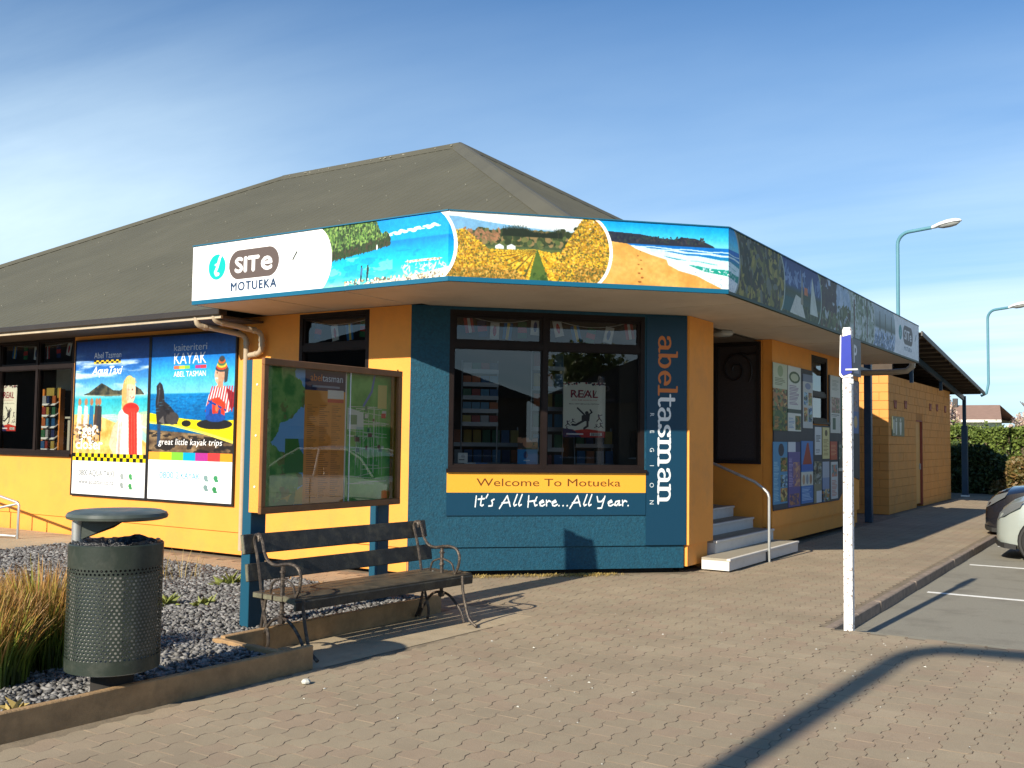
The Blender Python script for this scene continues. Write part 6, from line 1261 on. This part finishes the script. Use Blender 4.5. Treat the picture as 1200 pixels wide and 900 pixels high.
# the lamp behind the camera whose shadow crosses the pavers
H_ = 7.0; tip = Vector((-1.60, 8.17, 0)); dh = SUN_DIR.copy(); k = H_/-dh.z; bb = tip-Vector((dh.x*k, dh.y*k, 0))
lamp((bb.x, bb.y, 0), H_+.1, (2.3, .35, .1), 'tall street lamp standing behind the viewpoint, casting the long angled shadow', .10, bend=.3)

# ------------------------------------------------------------------ toilet block and its verandah roof
tb = thing('toilet_block', 'ochre painted concrete block building beyond the visitor centre', 'building', (-5.0, 23.45, 0))
mb = MB(); rg = random.Random(12); CH = 3.18/16
vents = [(24.15, 2.52), (25.3, 2.55), (28.5, 2.60), (29.5, 2.62), (30.8, 2.62)]
for r_ in range(16):
    z = r_*CH; y = 23.45-(.2 if r_ % 2 else 0)
    while y < 31.68:
        a, b = max(y, 23.45), min(y+.4, 31.68)
        if b-a > .03 and not (a < 27.42 and b > 26.62 and z < 2.2): o_ = rg.uniform(0, .004); mb.box((-5.05, a+.005, z+.005), (-5.0+o_-.002, b-.005, z+CH-.005))
        elif b-a > .03:
            for (p, q) in ((a, min(b, 26.60)), (max(a, 27.44), b)):
                if q-p > .03: mb.box((-5.05, p+.005, z+.005), (-5.002, q-.005, z+CH-.005))
        y += .4
    x = -5.0+(.2 if r_ % 2 else 0)
    while x > -8.0: 
        mb.box((max(x-.4, -8.0)+.005, 23.45-rg.uniform(0, .003), z+.005), (min(x, -5.004)-.005, 23.50, z+CH-.005)); x -= .4
mb.build('block', M_block, tb, kind='stuff')
MB().box((-8.0, 23.462, 0), (-5.012, 26.6, 3.178)).box((-8.0, 27.44, 0), (-5.012, 31.66, 3.178)).box((-8.0, 26.6, 2.2), (-5.012, 27.44, 3.178)).box((-8.0, 26.6, 0), (-5.2, 27.44, 2.2)).build('wall', M_grout, tb)
d_ = MB().box((-5.10, 26.66, .08), (-5.06, 27.38, 2.36-.18)).build('door', M_door, tb); MB().box((-5.06, 27.26, .95), (-5.03, 27.33, 1.1)).build('handle', M_galv, d_)
MB().box((-5.11, 27.38, .04), (-5.0, 27.43, 2.2)).box((-5.11, 26.61, 2.18), (-5.0, 27.43, 2.215)).build('door_frame', M_reddoor, tb)
for y, z in vents:
    v = MB(); v.poly([(-4.996, y-.16, z+.1), (-4.996, y-.05, z+.1), (-4.996, y, z), (-4.996, y+.05, z+.1), (-4.996, y+.16, z+.1), (-4.996, y+.10, z-.1), (-4.996, y, z-.06), (-4.996, y-.10, z-.1)], .012, (1, 0, 0)); v.build('vent', M_reddoor, tb)
cv = Cv(1.4, .5, 160, (120, 125, 95)); 
for x in (.45, .95):
    cv.ell(x, .42, .06, .045, (215, 215, 200)); cv.poly([(x-.12, .36), (x+.12, .36), (x+.10, .14), (x+.06, .04), (x-.06, .04), (x-.10, .14)] if x > .9 else [(x-.10, .36), (x+.10, .36), (x+.07, .04), (x-.07, .04)], (215, 215, 200))
cv.rect(.1, .08, .22, .42, (215, 215, 200)); cv.rect(1.18, .08, 1.28, .42, (90, 100, 80))
tag(panel('toilet_sign', lambda u, w_, z: (-4.996+w_, u, z), 23.75, 25.05, 1.78, 2.24, 0, .02, cv.mat('toilet sign print', .5)), 'grey green sign with pale figures on the ochre block wall', 'sign')
vr = thing('verandah_roof', 'low pitched verandah roof with dark exposed purlins over the toilet block', 'roof', (-4.3, 28.0, 3.2))
RZf = lambda y: 3.17+.092*(33.3-y)
mb = MB()
mb.add([(-12, 23.55, RZf(23.55)+.04), (-4.3, 23.55, RZf(23.55)+.04), (-4.3, 33.35, RZf(33.35)+.04), (-12, 33.35, RZf(33.35)+.04), (-12, 23.55, RZf(23.55)+.055), (-4.3, 23.55, RZf(23.55)+.055), (-4.3, 33.35, RZf(33.35)+.055), (-12, 33.35, RZf(33.35)+.055)], [(0, 1, 2, 3), (4, 7, 6, 5), (0, 4, 5, 1), (1, 5, 6, 2), (2, 6, 7, 3), (3, 7, 4, 0)]); mb.build('roof_sheet', M_under, vr)
y = 23.75
while y < 33.3:
    MB().bar((-11.8, y, RZf(y)), (-4.34, y, RZf(y)), .05, .075).build('purlin', M_purlin, vr); y += .62
for x in (-4.98, -6.9, -8.8): MB().bar((x+.1, 23.6, RZf(23.6)-.11), (x+.1, 33.5, RZf(33.5)-.11), .06, .14).build('rafter', M_bluepost, vr)
MB().bar((-4.28, 23.5, RZf(23.5)+.02), (-4.28, 33.4, RZf(33.4)+.02), .03, .11).build('barge_board', M_gutter, vr)
for n_, (x, y, z) in enumerate([(-4.87, 33.45, 3.12)]): MB().box((x-.05, y-.05, 0), (x+.05, y+.05, z)).build('post', M_bluepost, vr); MB().box((x-.085, y-.085, 0.03), (x+.085, y+.085, 2.2), .01).build('post_sleeve', M_bluepost, vr); MB().box((x-.11, y-.11, 0), (x+.11, y+.11, .05)).build('post_foot', M_white, vr)
for y in (25.5, 29.5): MB().box((-4.93, y-.04, 3.1), (-4.85, y+.04, RZf(y)-.04)).build('strut', M_bluepost, vr)
MB().box((-9.0, 24.1, 3.18), (-5.05, 24.2, RZf(24.1)-.1)).build('gable_board', M_purlin, vr)
vp_ = thing('canopy_post', 'dark blue post carrying the far end of the canopy', 'post', (-4.86, 20.94, 0)); MB().box((-4.93, 20.87, 0), (-4.79, 21.01, 3.4), .008).build('post', M_bluepost, vp_)
MB().box((-4.80, 19.95, 3.02), (-4.92, 20.87, 3.12)).build('beam', M_bluepost, vp_)
tag(MB().tube([(-4.95, 19.85, 0.1), (-4.95, 19.85, 1.6), (-4.93, 19.9, 1.75), (-4.93, 19.9, 3.0)], .05, 8).build('drain_pipe', M_bluepost), 'dark blue drain pipe at the far corner of the flyer wall', 'drain pipe')
tag(MB().tube([(-5.0, 20.15, 3.00), (-4.2, 20.15, 3.00), (-3.95, 20.15, 3.02), (-3.85, 20.15, 3.10), (-3.84, 20.15, 3.25)], .06, 10).build('waste_pipe', M_pipe), 'grey pipe elbow under the far end of the picture sign', 'pipe')

# ------------------------------------------------------------------ cars
def car(x, y, ang, body, label, z0=-.12, group='cars in the car park'):
    t = thing('parked_car', label, 'car', (x, y, z0), ang, group)
    st_ = [(-2.12, .66, .32, .72, .76), (-2.05, .78, .24, .92, .96), (-1.8, .83, .20, 1.0, 1.04), (-1.2, .85, .17, 1.02, 1.05), (-.4, .86, .16, 1.0, 1.03), (.5, .86, .16, .99, 1.02), (.95, .86, .16, .98, 1.04), (1.35, .85, .16, .95, 1.02), (1.7, .835, .17, .88, .98), (1.92, .80, .18, .79, .885), (2.05, .74, .20, .70, .78), (2.12, .63, .25, .58, .63)]
    def sec(s):
        X, w_, zb, zt, zc = s
        h = [(0, zb), (w_*.88, zb), (w_*.98, zb+.06), (w_, zb+(zt-zb)*.45), (w_*.985, zb+(zt-zb)*.72), (w_*.95, zt-.03), (w_*.84, zt+.015), (w_*.45, zc-.01), (0, zc)]
        return [(X, a, b) for a, b in h]+[(X, -a, b) for a, b in h[-2:0:-1]]
    V = []; F = []; S_ = [sec(s) for s in st_]; n = len(S_[0])
    for s in S_: V += s
    for i in range(len(S_)-1):
        for k in range(n): F.append((i*n+k, i*n+(k+1) % n, (i+1)*n+(k+1) % n, (i+1)*n+k))
    F += [tuple(range(n)), tuple(range((len(S_)-1)*n, len(S_)*n))]
    mb = MB(); mb.smooth = True; mb.add(V, F); bo = mb.build('body', body, t, local=True)
    mb = MB(); mb.smooth = True; V = []; F = []
    for X, w_, z in ((-1.75, .70, 1.03), (-1.35, .66, 1.34), (-.95, .60, 1.48), (-.2, .60, 1.52), (.25, .61, 1.48), (.65, .66, 1.28), (1.05, .72, 1.02)):
        zb = .99; V += [(X, -w_*1.0-.10*(z < 1.3)*0, zb), (X, -w_, zb+(z-zb)*.85), (X, -w_*.86, z), (X, 0, z+.02), (X, w_*.86, z), (X, w_, zb+(z-zb)*.85), (X, w_, zb)]
    V = [(a, b*(1.14 if c < 1.0 else 1), c) for a, b, c in V]
    for i in range(6):
        for k in range(6): F.append((i*7+k, i*7+k+1, (i+1)*7+k+1, (i+1)*7+k))
    mb.add(V, F); mb.build('window_glass', M_carglass, t, local=True)
    mb = MB(); mb.smooth = True; V = []; F = []
    for X, w_, z in ((-1.36, .58, 1.345), (-.95, .545, 1.49), (-.2, .55, 1.53), (.26, .55, 1.49)): V += [(X, -w_, z-.03), (X, -w_*.8, z+.008), (X, 0, z+.028), (X, w_*.8, z+.008), (X, w_, z-.03)]
    for i in range(3):
        for k in range(4): F.append((i*5+k, i*5+k+1, (i+1)*5+k+1, (i+1)*5+k))
    mb.add(V, F); mb.build('roof', body, t, local=True)
    mb = MB()
    for s in (-1, 1):
        mb.tube([(1.06, s*.80, 1.0), (.65, s*.70, 1.28), (.25, s*.60, 1.49), (-.95, s*.59, 1.49), (-1.36, s*.66, 1.33), (-1.75, s*.78, 1.02)], .022, 6); mb.tube([(-.35, s*.80, 1.0), (-.3, s*.62, 1.50)], .025, 6)
    mb.build('pillar', body, t, local=True)
    for wx in (-1.28, 1.46):
        for s in (-1, 1):
            MB().lathe((wx, s*.845, .30), [(.345, -.05), (.36, 0), (.345, .018 if s > 0 else .018)], 28, 'y').lathe((wx, s*.80, .30), [(.001, .045*s), (.345, .048*s), (.35, 0)], 28, 'y').build('wheel_arch', M_plastic, t, local=True)
            ty = MB().lathe((wx, s*.86-.09 if s > 0 else s*.86-.09, .30), [(.18, 0), (.29, 0), (.305, .03), (.305, .15), (.29, .18), (.18, .18)], 28, 'y').build('wheel', M_tyre, t, local=True)
            mb = MB(); yy = s*.86+(.085*s)-.0; mb.lathe((wx, s*.935, .30), [(.19, 0), (.185, .012*s), (.165, .0)], 24, 'y')
            for k in range(6): q = k*math.pi/3; mb.bar((wx, s*.935, .30), (wx+.175*math.cos(q), s*.938, .30+.175*math.sin(q)), .05, .02, (0, 1, 0))
            mb.lathe((wx, s*.935, .30), [(.001, .012*s), (.045, .012*s), (.05, 0)], 12, 'y'); mb.build('rim', M_galv, ty, local=True)
    for s in (-1, 1):
        mb = MB(); mb.smooth = True; mb.add([(1.72, s*.815, .90), (1.78, s*.835, .80), (2.00, s*.785, .66), (2.10, s*.66, .60), (2.075, s*.62, .70), (1.93, s*.72, .83)], [(0, 1, 2, 5), (5, 2, 3, 4)]); mb.build('headlight', M_headl, t, local=True, recalc=False)
        MB().box((-2.08, s*.80, .62), (-1.95, s*.60, .80), .02).build('tail_light', M_redstripe, t, local=True)
        MB().box((.78, s*.86, 1.0), (.92, s*1.0, 1.10), .03).build('wing_mirror', body, t, local=True)
    MB().poly([(1.84, -.835, .17), (2.0, -.80, .18), (2.10, -.70, .20), (2.15, -.5, .22), (2.15, .5, .22), (2.10, .70, .20), (2.0, .80, .18), (1.84, .835, .17)], .07, (0, 0, 1)).build('bumper_strip', M_plastic, t, local=True)
    MB().box((2.075, -.35, .42), (2.125, .35, .50)).build('grille', M_plastic, t, local=True)
    mb = MB()
    for s in (-1, 1): mb.box((-1.9, s*.862, .66), (1.5, s*.870, .675))
    mb.build('side_moulding', M_redstripe if body is M_blackcar else body, t, local=True)
    mb = MB()
    for s in (-1, 1):
        for X in (1.0, -.32, -1.15): mb.box((X-.004, s*.855, .28), (X+.004, s*.868, .96))
    mb.build('door_gap', M_plastic, t, local=True); return t
car(.12, 17.35, math.pi, M_silver, 'pale silver car parked nose in at the kerb, at the right edge')
car(-.42, 20.35, math.pi, M_blackcar, 'black car with a red pinstripe parked beyond the pale silver car')
car(1.55, 14.0, 0, M_silver2, 'silver car parked outside the frame in the car park')

# ------------------------------------------------------------------ planting and the house at the far end
def leaves(name, P, size, mat_, parent=None, seed=1, **kw):
    rg = np.random.default_rng(seed); n = len(P); s = size*rg.uniform(.6, 1.3, n)[:, None, None]
    a = rg.normal(size=(n, 3)); a /= np.linalg.norm(a, axis=1)[:, None]; b = np.cross(a, rg.normal(size=(n, 3))); b /= np.linalg.norm(b, axis=1)[:, None]
    q = np.array([(-1, 0), (0, -.55), (1, 0), (0, .55)]); V = P[:, None]+s*(q[None, :, :1]*a[:, None]+q[None, :, 1:]*b[:, None]); F = np.arange(4*n).reshape(-1, 4)
    return npmesh(name, V.reshape(-1, 3), F, mat_, parent, **kw)
def boxpts(x0, x1, y0, y1, z0, z1, n, seed, lump=.25, fr=1.2):
    rg = np.random.default_rng(seed); k = rg.integers(0, 3, n); x = rg.uniform(x0, x1, n); y = rg.uniform(y0, y1, n); z = rg.uniform(z0, z1, n)
    y = np.where(k == 0, y0+abs(rg.normal(0, .12, n)), y); z = np.where(k == 1, z1-abs(rg.normal(0, .12, n)), z)
    w_ = lump*(np.sin(x*fr*2.1+z*1.3)*.5+np.sin(x*fr*4.7+1)*.3+np.sin(z*5+x*2.3)*.3); return np.stack([x+rg.normal(0, .03, n), y-w_*(y < y0+.4), z+w_*.6*(z > z1-.4)], 1)
def ballpts(c, r, n, seed, lobes=9):
    rg = np.random.default_rng(seed); out = []
    L_ = [(np.array(c)+rg.normal(size=3)*np.array(r)*.42, rg.uniform(.32, .6)) for _ in range(lobes)]
    for cc, q in L_:
        m_ = n//lobes; d = rg.normal(size=(m_, 3)); d /= np.linalg.norm(d, axis=1)[:, None]; out.append(cc+d*np.array(r)*q*(rg.random(m_)**.33)[:, None])
    return np.concatenate(out)
hg = thing('clipped_hedge', 'long clipped green hedge closing the far end of the car park', 'hedge', (-3, 37.4, -.15))
leaves('foliage', boxpts(-14, 8, 37.0, 38.2, -.1, 2.2, 60000, 5), .075, M_hedge, hg, 5, kind='stuff'); MB().box((-14, 37.4, -.15), (8, 38.1, 2.0)).build('branches', M_bark, hg)
rgh = np.random.default_rng(77); sh = []
for _ in range(420):
    cx, cz = rgh.uniform(-14, 8), 2.15; hh = rgh.uniform(.05, .32); k = rgh.integers(4, 10); sh.append(np.stack([cx+rgh.normal(0, .035, k), 37.4+rgh.normal(0, .2, k), cz+rgh.uniform(0, hh, k)], 1))
leaves('shoots', np.concatenate(sh), .06, M_hedge, hg, 78, kind='stuff')
sb = thing('dark_shrub', 'dark green shrub mass behind the verandah post', 'shrub', (-5.2, 36.3, -.15)); leaves('foliage', ballpts((-5.3, 36.3, .75), (1.9, .7, 1.0), 14000, 6, 12), .07, M_hedgedark, sb, 6, kind='stuff'); MB().tube([(-5.2, 36.3, -.15), (-5.2, 36.3, .9)], .06, 6).build('stem', M_bark, sb)
rb = thing('bronze_shrub', 'bronze and green leafed shrub at the right edge before the hedge', 'shrub', (-3.0, 35.6, -.15)); leaves('foliage', ballpts((-3.1, 35.9, .65), (1.25, .7, .85), 12000, 7, 10), .07, M_redleaf, rb, 7, kind='stuff'); MB().tube([(-3.0, 35.9, -.15), (-3.0, 35.9, .9)], .06, 6).build('stem', M_bark, rb)
def tree(x, y, h, cr, label, cm, seed, n=14000, size=.08, group=None, name='blossom_tree'):
    t = thing(name, label, 'tree', (x, y, -.15), group=group); rg = random.Random(seed); mb = MB(); zt = h-cr[2]
    mb.tube([(x, y, -.15), (x+.05, y, zt*.5), (x, y+.05, zt)], [.14, .10, .07], 8)
    for k in range(7): a = k*.9; mb.tube([(x, y, zt*.6+k*.06), (x+math.cos(a)*cr[0]*.4, y+math.sin(a)*cr[1]*.4, zt+.2), (x+math.cos(a)*cr[0]*.7, y+math.sin(a)*cr[1]*.7, zt+cr[2]*.4)], [.05, .035, .012], 6)
    mb.build('trunk', M_bark, t); leaves('crown', ballpts((x, y, zt), cr, n, seed, 14), size, cm, t, seed, kind='stuff')
tree(-2.75, 38.6, 4.3, (1.65, 1.3, 1.95), 'pale pink blossom tree at the right edge behind the hedge', M_blossom, 9, 16000, .06)
tree(-6.45, 38.8, 4.0, (.8, .8, 1.4), 'pale pink blossom tree half hidden beside the ochre block building', M_blossom, 10, 9000, .06)
hs = thing('distant_house', 'white house with brown roof beyond the hedge', 'house', (-11, 71, -.15))
MB().box((-19, 69, -.15), (-8.9, 78, 3.22)).build('wall', M_housewall, hs)
mb = MB(); mb.add([(-19.8, 68.2, 3.2), (-7.8, 68.2, 3.2), (-7.8, 79, 3.2), (-19.8, 79, 3.2), (-18, 73.5, 4.32), (-8.5, 73.5, 4.32)], [(0, 1, 5, 4), (2, 3, 4, 5), (3, 0, 4), (0, 3, 2, 1)]); mb.build('roof', M_houseroof, hs)
MB().bar((-19.8, 68.15, 3.12), (-7.8, 68.15, 3.12), .08, .16).build('barge_board', M_housewall, hs)
MB().box((-11.3, 72.6, 4.0), (-11.0, 72.9, 4.75)).build('flue', M_darkroof, hs)
for x in (-15, -11.5): w_ = MB().box((x, 68.95, 1.2), (x+1.2, 68.99, 2.3)).build('window', M_carglass, hs); MB().box((x-.06, 68.93, 1.14), (x+1.26, 68.96, 1.2)).build('sill', M_housewall, w_)

# ------------------------------------------------------------------ across the street, behind the viewpoint (seen in the glass)
def shop(x, y, w_, d, h, rh, wm, rm, label, ang=0):
    t = thing('street_building', label, 'building', (x, y, -.15), ang, 'buildings across the street')
    MB().box((-w_/2, -d/2, 0), (w_/2, d/2, h)).build('wall', wm, t, local=True)
    mb = MB(); a, b = w_/2+.4, d/2+.4; mb.add([(-a, -b, h), (a, -b, h), (a, b, h), (-a, b, h), (0, -b, h+rh), (0, b, h+rh)], [(0, 3, 5, 4), (1, 4, 5, 2), (0, 4, 1), (3, 2, 5), (0, 1, 2, 3)]); mb.build('roof', rm, t, local=True)
    for k in range(int(w_//3)): 
        X = -w_/2+1+k*3; w1 = MB().box((X, d/2+.01, 1), (X+1.6, d/2+.05, 2.2)).build('window', M_carglass, t, local=True); MB().box((X-.05, d/2+.02, .94), (X+1.65, d/2+.09, 1)).build('sill', M_white, w1, local=True)
shop(22, -16, 13, 10, 3.6, 2.4, M_brickwall, M_darkroof, 'gabled building across the street behind the viewpoint', R(52))
shop(28, -4, 11, 10, 3.4, 2.4, M_brickwall, M_darkroof, 'second gabled building across the street behind the viewpoint', R(62))
shop(-32, -18, 13, 10, 4.2, 2.2, M_brickwall, M_darkroof, 'low building across the street, farthest along behind the viewpoint', R(-43))
shop(-44, -9, 26, 10, 4.4, 1.8, M_brickwall, M_darkroof, 'long low building added out of view to darken the left window reflection', R(-59))  # added out of view, sized so the left window reflects dark
shop(21, 38, 34, 10, 5.2, 2.0, M_brickwall, M_darkroof, 'gabled building added beyond the car park to darken the map case reflection', R(139))  # added out of view so the map case glass reflects dark
for i, (x, y, h) in enumerate([(-24, -28, 6), (-4, -30, 5.5), (5, -28, 6.5), (36, -12, 7.5), (11, 33, 6.5), (22, 27, 7)]): tree(x, y, h, (2.4, 2.4, 2.2), ['leafy street tree beside the long low building across the street', 'leafy street tree straight behind the viewpoint', 'tall leafy street tree before the gabled building across the street', 'tallest leafy street tree beyond the second gabled building', 'leafy tree before the far building, added to darken the map case reflection', 'leafy tree farthest from the kerb, added to darken the map case reflection'][i], M_hedge, 40+i, 3500, .22, 'street trees behind the viewpoint', 'street_tree')  # last two trees are added to darken the map case reflection
